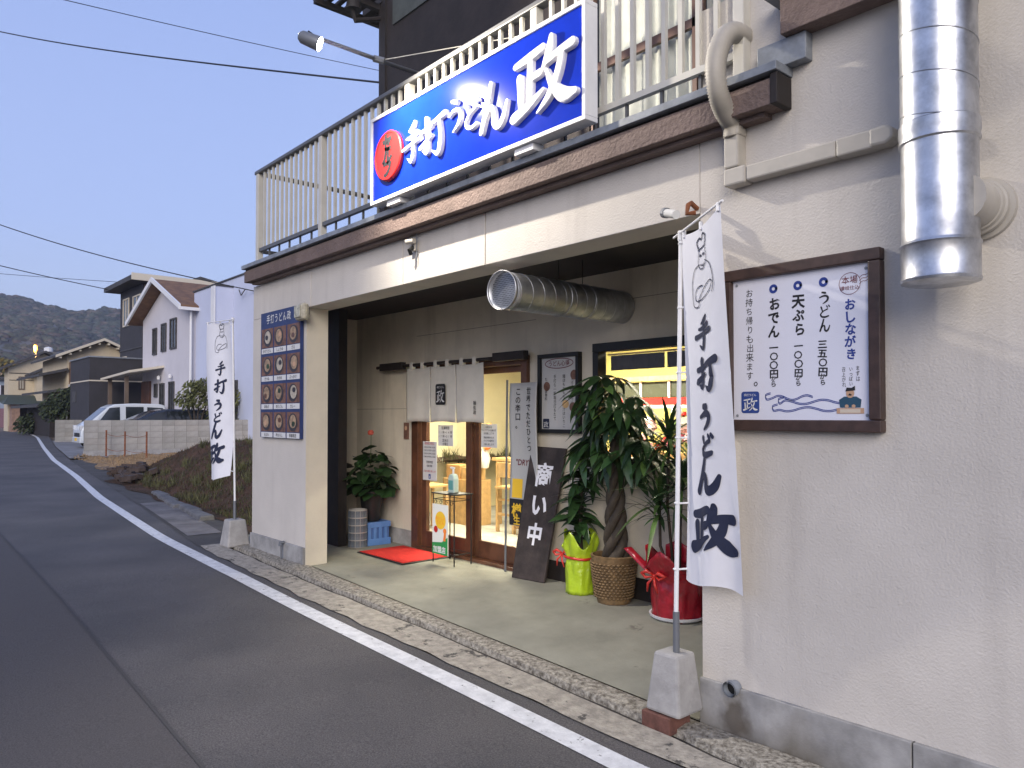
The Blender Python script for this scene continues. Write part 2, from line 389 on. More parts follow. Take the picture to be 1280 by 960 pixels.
# brush characters: strokes of (a, b, width), a right 0..1, b DOWN 0..1
BR = {
 '手': [[(.66,.0,.07),(.56,.1,.13),(.36,.2,.05)], [(.22,.36,.06),(.5,.34,.09),(.78,.27,.12)], [(.02,.6,.11),(.4,.54,.09),(.97,.47,.12)], [(.52,.22,.08),(.56,.5,.12),(.54,.85,.14),(.46,.97,.1),(.28,.86,.03)]],
 '打': [[(.03,.32,.1),(.45,.24,.11)], [(.26,.04,.14),(.29,.4,.13),(.28,.84,.13),(.12,.78,.03)], [(.02,.68,.12),(.24,.58,.11),(.48,.47,.05)], [(.5,.2,.1),(.75,.15,.12),(1.0,.1,.15)], [(.76,.16,.1),(.82,.5,.13),(.8,.82,.16),(.7,.98,.12),(.5,.86,.03)]],
 'う': [[(.34,.06,.15),(.6,.12,.2)], [(.12,.46,.1),(.42,.36,.15),(.72,.38,.18),(.84,.55,.19),(.74,.78,.17),(.4,.98,.06)]],
 'ど': [[(.24,.1,.14),(.36,.42,.1)], [(.8,.3,.12),(.45,.44,.1),(.2,.68,.13),(.3,.88,.15),(.6,.93,.16),(.88,.86,.13)], [(.72,.04,.1),(.8,.16,.1)], [(.9,.0,.1),(.98,.12,.1)]],
 'ん': [[(.46,.0,.13),(.34,.4,.16),(.14,.94,.15)], [(.14,.94,.1),(.32,.62,.09),(.48,.5,.12),(.55,.66,.14),(.56,.86,.16),(.7,.96,.17),(.86,.82,.15),(.98,.52,.08)]],
 '政': [[(.03,.17,.1),(.28,.13,.13),(.5,.08,.11)], [(.29,.14,.1),(.28,.5,.12),(.27,.82,.1)], [(.28,.45,.1),(.46,.42,.11)], [(.1,.38,.12),(.12,.82,.1)], [(.0,.92,.16),(.26,.82,.12),(.52,.68,.05)],
        [(.66,.0,.09),(.62,.18,.14),(.5,.42,.05)], [(.56,.32,.09),(.8,.25,.11),(1.0,.22,.13)], [(.84,.26,.1),(.76,.55,.12),(.6,.82,.1),(.42,.98,.03)], [(.58,.44,.06),(.68,.68,.12),(.86,.88,.19),(1.04,.9,.1)]],
}
def smooth(st, k=5):
    out = []; n = len(st)
    for i in range(n - 1):
        p0, p1, p2, p3 = st[max(i-1, 0)], st[i], st[i+1], st[min(i+2, n-1)]
        for j in range(k):
            t = j / k
            out.append(tuple(.5*((2*p1[c]) + (-p0[c]+p2[c])*t + (2*p0[c]-5*p1[c]+4*p2[c]-p3[c])*t*t + (-p0[c]+3*p1[c]-3*p2[c]+p3[c])*t**3) for c in range(3)))
    out.append(tuple(st[-1])); return out
def ribbon_lr(st, asp=1, k=5):
    S = smooth(st, k); n = len(S); res = []
    def tan(i):
        a, b_ = S[max(i-1, 0)], S[min(i+1, n-1)]; dx, dy = b_[0]-a[0], (b_[1]-a[1])*asp; l = math.hypot(dx, dy) or 1; return dx/l, dy/l
    t0, t1 = tan(0), tan(n-1)
    pre = [(S[0][0]-t0[0]*S[0][2]*.5*math.sin(a), S[0][1]-t0[1]/asp*S[0][2]*.5*math.sin(a), S[0][2]*max(.02, math.cos(a)), t0) for a in (1.5, 1.1, .7, .35)]
    mid = [(S[i][0], S[i][1], S[i][2], tan(i)) for i in range(n)]
    post = [(S[-1][0]+t1[0]*S[-1][2]*.5*math.sin(a), S[-1][1]+t1[1]/asp*S[-1][2]*.5*math.sin(a), S[-1][2]*max(.02, math.cos(a)), t1) for a in (.35, .7, 1.1, 1.5)]
    for x, y, w_, t in pre + mid + post:
        res.append(((x - t[1]*w_/2, y + t[0]/asp*w_/2), (x + t[1]*w_/2, y - t[0]/asp*w_/2)))
    return res
def brush(b, ch, x0, x1, z0, z1, fn3, depth=0, wk=1.0, lift=.0004):
    """brush character filling x0..x1, z0..z1; fn3(a, d, h) maps to space, h = height off the surface"""
    asp = (z1 - z0) / (x1 - x0) * 1.0
    for si, st in enumerate(BR[ch] if isinstance(ch, str) else ch):
        st = [(a, c, w_*wk) for a, c, w_ in st]
        lr = ribbon_lr(st, asp)
        mp = lambda p: (x0 + p[0]*(x1-x0), z1 - p[1]*(z1-z0))
        n = len(lr); h = lift * (si + 1)
        if not depth:
            P = []
            for l, r_ in lr: P += [fn3(*mp(l), h), fn3(*mp(r_), h)]
            b.idx(P, [(2*i, 2*i+1, 2*i+3, 2*i+2) for i in range(n-1)])
        else:
            P = []
            for l, r_ in lr:
                c = ((l[0]+r_[0])/2, (l[1]+r_[1])/2); li = (c[0]+(l[0]-c[0])*.8, c[1]+(l[1]-c[1])*.8); ri = (c[0]+(r_[0]-c[0])*.8, c[1]+(r_[1]-c[1])*.8)
                P += [fn3(*mp(l), 0), fn3(*mp(l), depth*.75+h), fn3(*mp(li), depth+h), fn3(*mp(ri), depth+h), fn3(*mp(r_), depth*.75+h), fn3(*mp(r_), 0)]
            fs = [tuple(6*i+j for j in (k, k+1)) + (6*(i+1)+k+1, 6*(i+1)+k) for i in range(n-1) for k in range(5)]
            b.idx(P, fs + [(0,1,2,3,4,5), tuple(6*(n-1)+j for j in range(6))])
def line2(b, pts, wd, fn3, h=.0005, closed=False):
    """thin drawn line"""
    st = [(p[0], p[1], wd) for p in (pts + [pts[0]] if closed else pts)]
    lr = ribbon_lr(st, 1, 4); P = []
    for l, r_ in lr: P += [fn3(l[0], l[1], h), fn3(r_[0], r_[1], h)]
    b.idx(P, [(2*i, 2*i+1, 2*i+3, 2*i+2) for i in range(len(lr)-1)])

# ------------------------------------------------------------------ ground
def lerp(a, b, t): return a + (b - a) * t
def interp(tab, x):
    if x >= tab[0][0]: return tab[0][1]
    for (x0, y0), (x1, y1) in zip(tab, tab[1:]):
        if x >= x1: return lerp(y1, y0, (x - x1) / (x0 - x1))
    return tab[-1][1]
GZ = [(0, 0), (-4.5, .11), (-8, .13), (-25, .2), (-50, .3), (-100, .42), (-400, 1)]
def g(x): return interp(GZ, x)
LINE = [(8, -.66), (.12, -.63), (-.75, -.622), (-1.5, -.625), (-2.46, -.632), (-3.43, -.63), (-4.72, -.606), (-7.13, -.51), (-9.35, -.31), (-12.14, -.055), (-17.3, .585), (-24.2, 1.33), (-33.2, 2.53), (-47.7, 4.56), (-70, 7.0), (-81, 7.85), (-110, 10.2), (-140, 12)]
EDGE = [(8, -.44), (.19, -.447), (-1.5, -.461), (-3.3, -.485), (-4.5, -.464), (-6.1, -.388), (-8.4, -.10), (-10.5, .16), (-13, .44), (-16, .78), (-24, 1.72), (-34, 3.05), (-48, 5.2), (-70, 7.8), (-100, 10.4), (-140, 12.4)]
def ysm(tab, x): return (interp(tab, x - .5) + 2 * interp(tab, x) + interp(tab, x + .5)) / 4
xs = [8 - .5 * i for i in range(90)] + [-37 - 2.5 * i for i in range(42)]
def sheet(f0, f1, dz, X=xs, ny=1):
    b = B(); P = []
    for x in X:
        for j in range(ny + 1): P.append((x, lerp(f0(x), f1(x), j / ny), g(x) + dz))
    return b.idx(P, [((i*(ny+1))+j, (i*(ny+1))+j+1, ((i+1)*(ny+1))+j+1, ((i+1)*(ny+1))+j) for i in range(len(X)-1) for j in range(ny)])
b = B()
gx = [1200, 200, 60, 20] + [10 - 2 * i for i in range(60)] + [-120, -150, -200, -300, -420, -1200]; gy = [-1200, -200, -40, -12, -6, -3, 0, 4, 12, 30, 90, 300, 1200]
b.idx([(x, y, g(x) - .05 - (.0 if y > -3 else .02)) for x in gx for y in gy], [(i*13+j, i*13+j+1, (i+1)*13+j+1, (i+1)*13+j) for i in range(len(gx)-1) for j in range(12)])
M['earth'] = mat('earth', (.12, .09, .06), .95, var=.4, vs=1.5, bump=.8, bs=12, bd=.03)
struct(b, 'ground', 'earth')
struct(sheet(lambda x: ysm(EDGE, x) - 5.4, lambda x: ysm(EDGE, x), 0, ny=6), 'road', 'asphalt')
X2 = [8 - .5 * i for i in range(36)]
struct(sheet(lambda x: ysm(EDGE, x) - 5.4, lambda x: -2.075 + .0225 * max(0, -1 - x) , .004, X2), 'road_patch', 'asphalt2')
struct(sheet(lambda x: -2.085 + .0225 * max(0, -1 - x) , lambda x: -2.070 + .0225 * max(0, -1 - x) , .008, X2), 'road_joint', mat('joint_tar', (.052, .050, .051), .85))
struct(sheet(lambda x: ysm(LINE, x) - .078, lambda x: ysm(LINE, x) + .058, .005, [8 - .25 * i for i in range(180)] + xs[90:]), 'road_edge_line', 'line')
# gutter strip, groove and rough kerb along the forecourt
X3 = [8 - .25 * i for i in range(58)]
def gro(x): return interp([(8, -.27), (.35, -.25), (-.1, -.217), (-1.24, -.19), (-1.9, -.175), (-3.4, -.205), (-4.5, -.205), (-6.1, -.133), (-6.6, -.1)], x)
def cin(x): return interp([(8, -.03), (0, -.033), (-1.44, -.016), (-2.1, -.015), (-4.5, .03), (-6.4, .1)], x)
def jit(x, s): return .012 * math.sin(x * 13 + s) + .008 * math.sin(x * 31 + s * 2)
struct(sheet(lambda x: ysm(EDGE, x) + jit(x, 0) - .01, lambda x: gro(x) - .030 + jit(x, 7) * .6, .008, X3, 3), 'gutter', 'gutter')
struct(sheet(lambda x: gro(x) - .05, lambda x: gro(x) + .04, -.015, X3), 'gutter_groove', mat('groove_dark', (.035, .03, .026), .95))  # near-black strip laid along the groove
b = B(); P = []
for x in X3:
    z = g(x); a, c = gro(x) + .026 + jit(x, 1) * .6, cin(x)
    P += [(x, a, z - .02), (x, a + .01, z + .022), (x, (a + c) / 2, z + .034 + jit(x, 4) * .3), (x, c, z + .026), (x, c + .03, z - .02)]
b.idx(P, [(i*5+j, i*5+j+1, (i+1)*5+j+1, (i+1)*5+j) for i in range(len(X3)-1) for j in range(4)])
struct(b, 'kerb', 'curb', smooth=True)
# forecourt floor inside the opening
b = B(); P = []
for i in range(25):
    x = .02 - 6.6 * i / 24
    for j in range(9):
        t = j / 8; y = lerp(cin(x) + .025, 1.45, t); P.append((x, y, lerp(g(x) + .02, .135, min(1, t * 1.6))))
b.idx(P, [(i*9+j, i*9+j+1, (i+1)*9+j+1, (i+1)*9+j) for i in range(24) for j in range(8)])
struct(b, 'forecourt_floor', 'floor', smooth=True)
# shoulder left of the building
b = sheet(lambda x: ysm(EDGE, x) - .02, lambda x: ysm(EDGE, x) + .9 + .25 * math.sin(x * .8), .006, [-6.2 - .4 * i for i in range(45)], 2)
M['shoulder'] = mat('shoulder_asphalt', (.060, .056, .055), .9, var=.35, vs=3, det=8, bump=.8, bs=60, bd=.01)
struct(b, 'shoulder', 'shoulder')
struct(sheet(lambda x: ysm(EDGE, x) + .02, lambda x: ysm(EDGE, x) + .42, .011, [-7.0 - .25 * i for i in range(16)], 1), 'shoulder_slab', mat('pale_slab', (.15, .14, .14), .9, var=.4, vs=2.5, det=9, bump=.4, bs=80))
struct(sheet(lambda x: ysm(EDGE, x) + .02, lambda x: 14, .012, [-24.6 - .8 * i for i in range(22)], 4), 'parking_yard', mat('yard_concrete', (.20, .20, .21), .85, var=.2, vs=1, bump=.3))
# dry straw ground and earth mound
from mathutils import noise as NZ
def nz(x, y, s, k=0): return NZ.noise(Vector((x * s, y * s, k)))
def mound(x, y):
    foot = .55 - (x + 7.4) * .045
    if x > -7.6: foot += (x + 7.6) * .0
    t = max(0, min(1, (y - foot) / 1.7)); t = t * t * (3 - 2 * t)
    e = max(0, min(1, (x + 19.5) / 5.5)); e = e * e * (3 - 2 * e)
    h = .80 * t * (.25 + .75 * e) * (1 - .35 * max(0, min(1, (y - 4) / 5)))
    h *= e if x < -14 else 1
    return g(x) + .015 + h + (nz(x, y, 1.6) * .10 + nz(x, y, 5, 3) * .05 + nz(x, y, 14, 8) * .02) * min(1, t * 2) + nz(x, y, 6, 2) * .012
M['mound'] = mat('mound_soil', (.105, .062, .046), .97, var=0, col2=(.05, .038, .024), vs=3.5, det=10, bump=1, bs=22, bd=.05, spec=.1)
M['straw'] = mat('straw_ground', (.40, .27, .15), .95, col2=(.24, .16, .09), vs=5, det=10, bump=1, bs=30, bd=.03, spec=.1)
def terr(x0, x1, y0f, y1, nx, ny, name, m, dz=0):
    b = B(); P = []
    for i in range(nx + 1):
        x = lerp(x0, x1, i / nx); ya = y0f(x)
        for j in range(ny + 1):
            y = lerp(ya, y1, (j / ny) ** 1.6); P.append((x, y, mound(x, y) + (dz if x > -17.4 else 0)))
    b.idx(P, [(i*(ny+1)+j, i*(ny+1)+j+1, (i+1)*(ny+1)+j+1, (i+1)*(ny+1)+j) for i in range(nx) for j in range(ny)])
    struct(b, name, m, smooth='all')
terr(-6.25, -17.2, lambda x: .42 - (x + 7.4) * .045 + .06 * math.sin(x * 3) + (.9 if x < -15.5 else 0) * (-(x + 15.5)), 11, 130, 70, 'earth_mound', 'mound')
terr(-14.2, -25.3, lambda x: ysm(EDGE, x) + .35 + .1 * math.sin(x * 2), 10.5, 60, 40, 'straw_ground', 'straw', -.03)
# ================================================================== the noodle shop building
bld = thing('shop_building', 'two storey cream stucco building with open forecourt, brown band and balcony', 'building', (-2.8, 0, 0))
BK = 1.35   # face of the inner wall
# right wall: stands in front of everything right of the opening
def plane_wall(b, x0, x1, z0, z1, y0, y1, nx=1): return b.box(x0, x1, y0, y1, z0, z1)
B().box(0, 6.5, 0, .22, .245, 3.6).out('wall', 'stucco', bld)
b = B()
b.box(-.004, 1.0, -.022, .20, -.15, .245); b.out('plinth', 'base', bld, bevel=.004)
B().box(1.006, 6.5, -.022, .20, -.15, .245).out('plinth', 'base', bld, bevel=.004)
# left pier: front, with the lit side face
B().box(-5.72, -4.45, 0, .22, .30, 2.57).out('pier', 'stucco', bld)
B().box(-5.725, -4.452, -.022, .215, -.02, .30).out('plinth', 'base', bld, bevel=.004)
B().box(-4.449, -4.44, .0, .221, .05, 2.57).out('pier_reveal', mat('stucco_reveal', (.56, .51, .42), .85, var=.06, vs=3, bump=.3, bs=60), bld)
# lintel in panels with joints
for x0, x1 in ((-5.72, -4.362), (-4.352, -2.775), (-2.765, -1.745), (-1.735, -.005)):
    B().box(x0, x1, 0, .26, 2.572, 2.93).out('lintel_panel', 'stucco', bld, bevel=.004)
B().box(-5.70, .0, .02, .25, 2.58, 2.925).out('lintel_core', 'pipe', bld)
# black opening frame, ceiling and inner walls
B().box(-6.2, .3, .27, 1.60, 2.70, 2.80).out('ceiling', 'dark', bld)
B().box(-4.42, -.02, .262, .30, 2.60, 2.70).out('shutter_rail', 'dark', bld)
B().box(-6.3, -5.16, .72, .82, .05, 2.72).out('shutter_post', 'dark', bld)
B().box(-6.05, -5.89, .83, 1.5, .05, 2.70).out('side_wall', 'stucco_in', bld)
B().box(-5.9, -4.64, BK, BK+.12, .05, 2.7).out('inner_wall', 'stucco_in', bld)
B().box(-4.64, -2.78, BK, BK+.12, 2.09, 2.7).out('inner_wall', 'stucco_in', bld)
B().box(-2.78, -1.97, BK, BK+.12, .05, 2.7).out('inner_wall', 'stucco_in', bld)
B().box(-1.97, .0, BK, BK+.12, 2.13, 2.7).out('inner_wall', 'stucco_in', bld)
B().box(-1.97, .0, BK, BK+.12, .05, 1.18).out('inner_wall', 'stucco_in', bld)
B().box(0, .12, .22, 1.5, 0, 2.7).out('side_wall', 'stucco_in', bld)
for x0, x1, m_ in ((-5.88, -4.66, 'base'), (-2.76, -.02, 'dark')): B().box(x0, x1, BK-.012, BK, .05, .30).out('inner_plinth', m_, bld)
for x0, x1, z in ((-5.88, -4.66, 1.62), (-4.6, -2.7, 2.40), (-2.6, -.02, 2.46), (-2.7, -.02, .86)): B().box(x0, x1, BK-.002, BK, z, z+.004).out('wall_joint', mat('crack', (.16, .14, .11), .9), bld)
# brown fascia band, its lower ledge and metal cap
B().box(-5.68, .47, -.12, 1.0, 2.955, 3.075).out('fascia', 'fascia', bld, bevel=.004)
B().box(-5.60, .40, -.065, 0, 2.93, 2.953).out('fascia_ledge', 'fascia', bld)
B().box(.465, .50, -.13, .0, 2.95, 3.09).out('fascia_end', 'dark', bld, bevel=.004)
B().box(-5.70, .505, -.145, 1.02, 3.095, 3.135).out('flashing', 'cap', bld, bevel=.003)
B().box(-5.69, .49, -.10, 1.0, 3.076, 3.094).out('flashing_gap', 'dark', bld)
B().box(.36, .60, -.06, .1, 3.137, 3.26).out('corner_flashing', 'cap', bld, bevel=.004)
B().box(.50, 6.5, -.10, 0, 3.262, 3.43).out('fascia', 'fascia', bld, bevel=.004)
B().box(.44, 6.5, -.13, .02, 3.432, 3.465).out('flashing', 'cap', bld, bevel=.003)
B().box(.50, 6.5, -.06, .2, 3.466, 5.5).out('upper_wall_right', 'upper', bld)
# upper storey set back behind the balcony
B().box(-4.58, -1.62, .90, 1.15, 3.14, 7.0).out('upper_wall', 'upper', bld)
B().box(-4.62, -4.50, .88, .93, 3.14, 7.0).out('corner_trim', 'dark', bld)
B().box(.30, .5, .90, 1.15, 3.14, 5.60).out('upper_wall', 'upper', bld)
B().box(-4.36, 1.0, .885, 1.1, 5.55, 7.2).out('upper_band', 'soffit', bld)
b = B()
b.box(-4.66, -4.60, .30, 1.3, 5.80, 5.86).box(-4.95, -4.90, .30, 1.3, 5.80, 5.86)
for i in range(9): b.box(-5.0, -4.55, .32+.11*i, .37+.11*i, 5.862, 5.89)
b.tube([(-4.62, .58, 5.84), (-4.62, .58, 5.70)], [.06, .085], 10).tube([(-4.62, .56, 5.72), (-4.62, .60, 5.60), (-4.60, .92, 5.72)], .026, 8)
b.box(-5.0, -4.5, .9, 1.4, 5.89, 7.0)
b.out('eave_bracket', 'dark', bld, smooth=True)
B().box(-4.58, .6, 1.151, 5.5, 3.14, 7.0).out('upper_core', 'dark', bld)
# balcony window with curtains
ws = B(); ws.box(-1.62, .30, .93, .98, 3.14, 3.19).out('window_sill', 'dark', bld)
for x0, x1 in ((-1.60, -.66), (-.64, .28)):
    f = B(); t = .035
    f.box(x0, x1, .90, .93, 3.19, 3.23).box(x0, x1, .90, .93, 4.10, 4.16).box(x0, x0+t, .90, .93, 3.23, 5.55).box(x1-t, x1, .90, .93, 3.23, 5.55)
    fo = f.out('window_frame', mat('sash_brown', (.10, .055, .04), .5, metal=.2), bld)
    B().face([(x0+t, .915, 3.23), (x1-t, .915, 3.23), (x1-t, .915, 5.55), (x0+t, .915, 5.55)]).out('pane', 'glass', fo)
    cu = B().grid(lambda u, v, x0=x0, x1=x1: (lerp(x0, x1, u), .99 + .022*math.sin(u*52 + 2*math.sin(u*9)) + .012*math.sin(u*23), lerp(3.2, 5.55, v)), 110, 2)
    cu.out('curtain', mat('curtain', (.46, .47, .42), .9, var=.12, vs=5), fo, smooth='all')
# balcony railing
rail = thing('balcony_railing', 'champagne metal balustrade round the balcony above the shopfront', 'railing', (-2.6, -.03, 3.135))
RY = -.03
B().box(-5.56, .42, RY-.035, RY+.035, 4.09, 4.125).out('top_rail', 'alud', rail, bevel=.006)
posts = [-5.50, -4.07, -2.63, -1.19, .26]
for i in range(4): B().box(posts[i]+.03, posts[i+1]-.03, RY-.018, RY+.018, 3.265, 3.30).out('bottom_rail', 'alu' if i > 1 else 'alud', rail)
pb = B().box(-.03, .03, -.03, .03, 3.14, 4.09)
pm = None
for x in posts:
    q = B().box(x-.03, x+.03, RY-.03, RY+.03, 3.17, 4.09).out('post', 'alu', rail, bevel=.004)
    B().box(x-.07, x+.07, RY-.045, RY+.06, 3.136, 3.17).out('post_foot', 'cap', rail, bevel=.004)
bm0 = B().box(-.0125, .0125, -.012, .012, 3.30-3.135, 4.09-3.135); me0 = bpy.data.meshes.new('baluster'); me0.from_pydata(bm0.v, [], bm0.f); me0.materials.append(M['alu'])
for i in range(4):
    n = 13; a, c = posts[i]+.03, posts[i+1]-.03
    for k in range(1, n): inst(me0, rail, Matrix.Translation((lerp(a, c, k/n)+2.6, 0, 0)), 'baluster')
bm1 = B().box(-.008, .008, -.008, .008, .035, .130); me1 = bpy.data.meshes.new('rail_stub'); me1.from_pydata(bm1.v, [], bm1.f); me1.materials.append(M['alud'])
for i in range(4):
    n = 6
    for k in range(1, n): inst(me1, rail, Matrix.Translation((lerp(posts[i], posts[i+1], k/n)+2.6, .01, 0)), 'stub')
# return of the railing along the left edge
sr = thing('side_railing', 'short return of the balustrade at the far left edge of the balcony', 'railing', (-5.53, 1, 3.135))
B().box(-5.565, -5.495, .02, 6.0, 4.09, 4.125).out('top_rail', 'alud', sr, bevel=.006)
B().box(-5.55, -5.51, .02, 6.0, 3.265, 3.30).out('bottom_rail', 'alud', sr)
for y in (1.45, 2.9, 4.35): B().box(-5.56, -5.50, y-.03, y+.03, 3.17, 4.09).out('post', 'alud', sr)
for k in range(0): pass
# curtain-white screen board just inside the railing, right of the sign
# ------------------------------------------------------------------ the blue sign
sg = thing('shop_sign', 'long blue signboard with raised white brush characters and a red disc', 'sign', (-1.75, -.2, 3.18))
SX0, SX1, SZ0, SZ1, SY = -2.91, -.60, 3.18, 3.855, -.20
B().box(SX0+.02, SX1-.02, SY, SY+.07, SZ0+.02, SZ1-.02).out('panel', 'blue', sg)
b = B(); t = .026
b.box(SX0, SX1, SY-.012, SY+.09, SZ0, SZ0+t).box(SX0, SX1, SY-.012, SY+.09, SZ1-t, SZ1).box(SX0, SX0+t, SY-.012, SY+.09, SZ0+t+.0005, SZ1-t-.0005).box(SX1-t, SX1, SY-.012, SY+.09, SZ0+t+.0005, SZ1-t-.0005)
b.out('frame', 'white', sg, bevel=.003)
for x0, x1 in ((-2.70, -2.52), (-1.22, -1.05)):
    B().box(x0, x1, -.19, -.10, 3.137, 3.178).out('bracket', 'white', sg, bevel=.004)
sf = lambda a, d, h: (a, SY - h, d)
for ch, x0, x1, z0, z1 in (('手', -2.425, -2.19, 3.365, 3.655), ('打', -2.20, -1.90, 3.345, 3.635), ('う', -1.875, -1.70, 3.44, 3.665), ('ど', -1.70, -1.53, 3.405, 3.60), ('ん', -1.545, -1.245, 3.34, 3.635), ('政', -1.18, -.69, 3.315, 3.73)):

    bb = B(); brush(bb, ch, x0, x1, z0, z1, sf, depth=.026, wk=.98); bb.out('raised_character', 'white', sg)
rd = B().lathe(0, 0, [(.0, 0), (.182, 0), (.188, .006), (.188, .026), (.18, .034), (.168, .034), (.166, .030), (0, .030)], 40)
rd.v = [(x - 2.625, SY - z, y + 3.50) for x, y, z in rd.v]
ro = rd.out('red_disc', 'red', sg, smooth=True)
bb = B()
f2 = lambda a, d: (a, SY - .0325, d)
for ch, z in (('セ', 3.598), ('ル', 3.50), ('フ', 3.40)): put(bb, ch, -2.625, z, .14, f2, bold=.075, rot=random.uniform(-.12, .02))
bb.out('disc_lettering', 'ink', ro, fix=False)

# ------------------------------------------------------------------ lamp on its arm over the sign
lp = thing('sign_spotlight', 'small lit spotlight on a long grey arm above the blue sign', 'lamp', (-3.3, .25, 4.5))
H = Vector((-2.43, -.88, 4.06)); J = Vector((-2.47, -.90, 4.12))
B().tube([(-3.62, .88, 4.74), (-3.0, .03, 4.40), tuple(J)], [.022, .018, .014], 8).out('arm', 'grey', lp, smooth=True)
B().tube([(-3.62, .86, 4.74), (-3.62, .90, 4.74)], .05, 10).out('wall_plate', 'grey', lp)
B().tube([(-2.86, -.17, 4.32), (-1.9, .88, 4.55)], .004, 5).out('stay', 'alu', lp)
B().tube([(-2.88, -.2, 4.335), (-2.82, -.14, 4.31)], .028, 8).out('clamp', 'grey', lp)
AIM = Vector((.62, .78, -.40)).normalized()
h0 = H - AIM * .06
B().tube([tuple(h0 - AIM*.09), tuple(h0 - AIM*.07), tuple(h0 + AIM*.06)], [.026, .042, .050], 16, cap=False).m(0).face([tuple(h0 - AIM*.09 + Vector(v)*.026) for v in ((0, 0, 1), (.7, -.7, 0), (0, 0, -1), (-.7, .7, 0))]).out('lamp_head', 'grey', lp, smooth=True)
B().tube([tuple(h0 + AIM*.035), tuple(h0 + AIM*.045)], .044, 16).out('lens', emis('lamp_lens', (1, .93, .80), 40), lp)
B().tube([tuple(J), tuple(h0 - AIM*.03 + Vector((0, 0, .05)))], .012, 6).out('knuckle', 'black', lp)
sp = bpy.data.lights.new('sign_spotlight_light', 'SPOT'); sp.energy = 118; sp.spot_size = R(172); sp.spot_blend = .55; sp.shadow_soft_size = .03; sp.color = (1, .91, .77)
spo = bpy.data.objects.new('sign_spotlight_light', sp); COL.objects.link(spo); spo.location = h0 + AIM*.10; spo.rotation_euler = (Vector((.95, .62, -.62))).to_track_quat('-Z', 'Y').to_euler()

# ------------------------------------------------------------------ steel vent duct on the right wall
dt = thing('vent_duct', 'shiny spiral steel duct hanging down the right wall', 'duct', (1.2, -.19, 2.04))
cx, cy, rr = 1.192, -.20, .129
b = B(); prof = []
for i in range(31): prof.append((rr, lerp(2.60, 4.6, i/30)))
b.lathe(cx, cy, prof, 48).out('pipe', 'galv', dt, smooth=True)
hx = []; N = 40 * 16; pitch = .155
for i in range(N):
    a = 2*math.pi*i/40; z = 2.60 + pitch*a/(2*math.pi)
    if z > 4.58: break
    hx.append((cx + (rr+.0005)*math.cos(-a), cy + (rr+.0005)*math.sin(-a), z))
B().tube(hx, .0026, 5).out('spiral_seam', 'galv', dt, smooth='all')
B().lathe(cx, cy, [(rr-.012, 2.035), (rr+.003, 2.04), (rr+.005, 2.05), (rr+.002, 2.055), (rr+.002, 2.17), (rr+.006, 2.178), (rr+.002, 2.186), (rr-.001, 2.19), (rr-.001, 2.55), (rr+.007, 2.556), (rr+.004, 2.575), (rr+.007, 2.59), (rr+.006, 2.625), (rr, 2.63)], 48).out('lower_sleeve', 'galv', dt, smooth=True)
B().disc((cx, cy, 2.042), rr-.004, 'z', 40).out('end_mesh', mat('end_cap', (.55, .53, .50), .6), dt)
st = B().lathe(0, 0, [(.088, 0), (.088, -.15), (.094, -.152), (.097, -.17), (.104, -.175), (.104, -.20), (.098, -.205), (.118, -.212), (.120, -.232)], 36)
st.v = [(x+1.268, -.232 - z, y+2.33) for x, y, z in [(x, y, z) for x, y, z in st.v]]
st.out('wall_collar', 'pipe', dt, smooth=True)

# ------------------------------------------------------------------ conduit cover and flexible hose
cv = thing('pipe_cover', 'beige pipe trunking that drops from the balcony and turns along the wall', 'pipe cover', (.2, 0, 2.65))
B().box(.185, .262, -.072, 0, 2.735, 2.90).out('vertical_cover', 'pipe', cv, bevel=.008)
B().box(.183, .30, -.075, 0, 2.648, 2.733).out('elbow', 'pipe', cv, bevel=.010)
B().box(.302, .735, -.070, 0, 2.655, 2.727).out('horizontal_cover', 'pipe', cv, bevel=.008)
B().box(.738, .90, -.073, 0, 2.652, 2.730).out('horizontal_cover', 'pipe', cv, bevel=.008)
b = B(); b.tube([(.90, -.0, 2.69), (.955, -.0, 2.69)], .04, 8)
b = B().extr([(.88, 2.655), (.95, 2.652), (.978, 2.672), (.978, 2.712), (.95, 2.732), (.88, 2.73)], 'y', -.082, -.0)
b.out('end_cap', 'pipe', cv, bevel=.012)
hp = [(.222, -.045, 2.89), (.222, -.06, 2.95), (.225, -.13, 3.00), (.235, -.19, 3.06), (.238, -.215, 3.15), (.24, -.20, 3.24), (.245, -.15, 3.33), (.252, -.07, 3.375), (.258, .03, 3.36), (.262, .12, 3.28)]
S_ = []
for i in range(len(hp)-1):
    p0, p1, p2, p3 = [Vector(hp[max(0, min(len(hp)-1, k))]) for k in (i-1, i, i+1, i+2)]
    for j in range(14):
        t = j/14; S_.append(.5*((2*p1)+(-p0+p2)*t+(2*p0-5*p1+4*p2-p3)*t*t+(-p0+3*p1-3*p2+p3)*t**3))
B().tube([tuple(p) for p in S_], [.046 + (.0040 if i % 2 else -.0030) for i in range(len(S_))], 18).out('flexible_hose', 'pipe', cv, smooth='all')
B().box(.180, .268, -.078, .0, 2.885, 2.93).out('hose_collar', 'pipe', cv, bevel=.01)

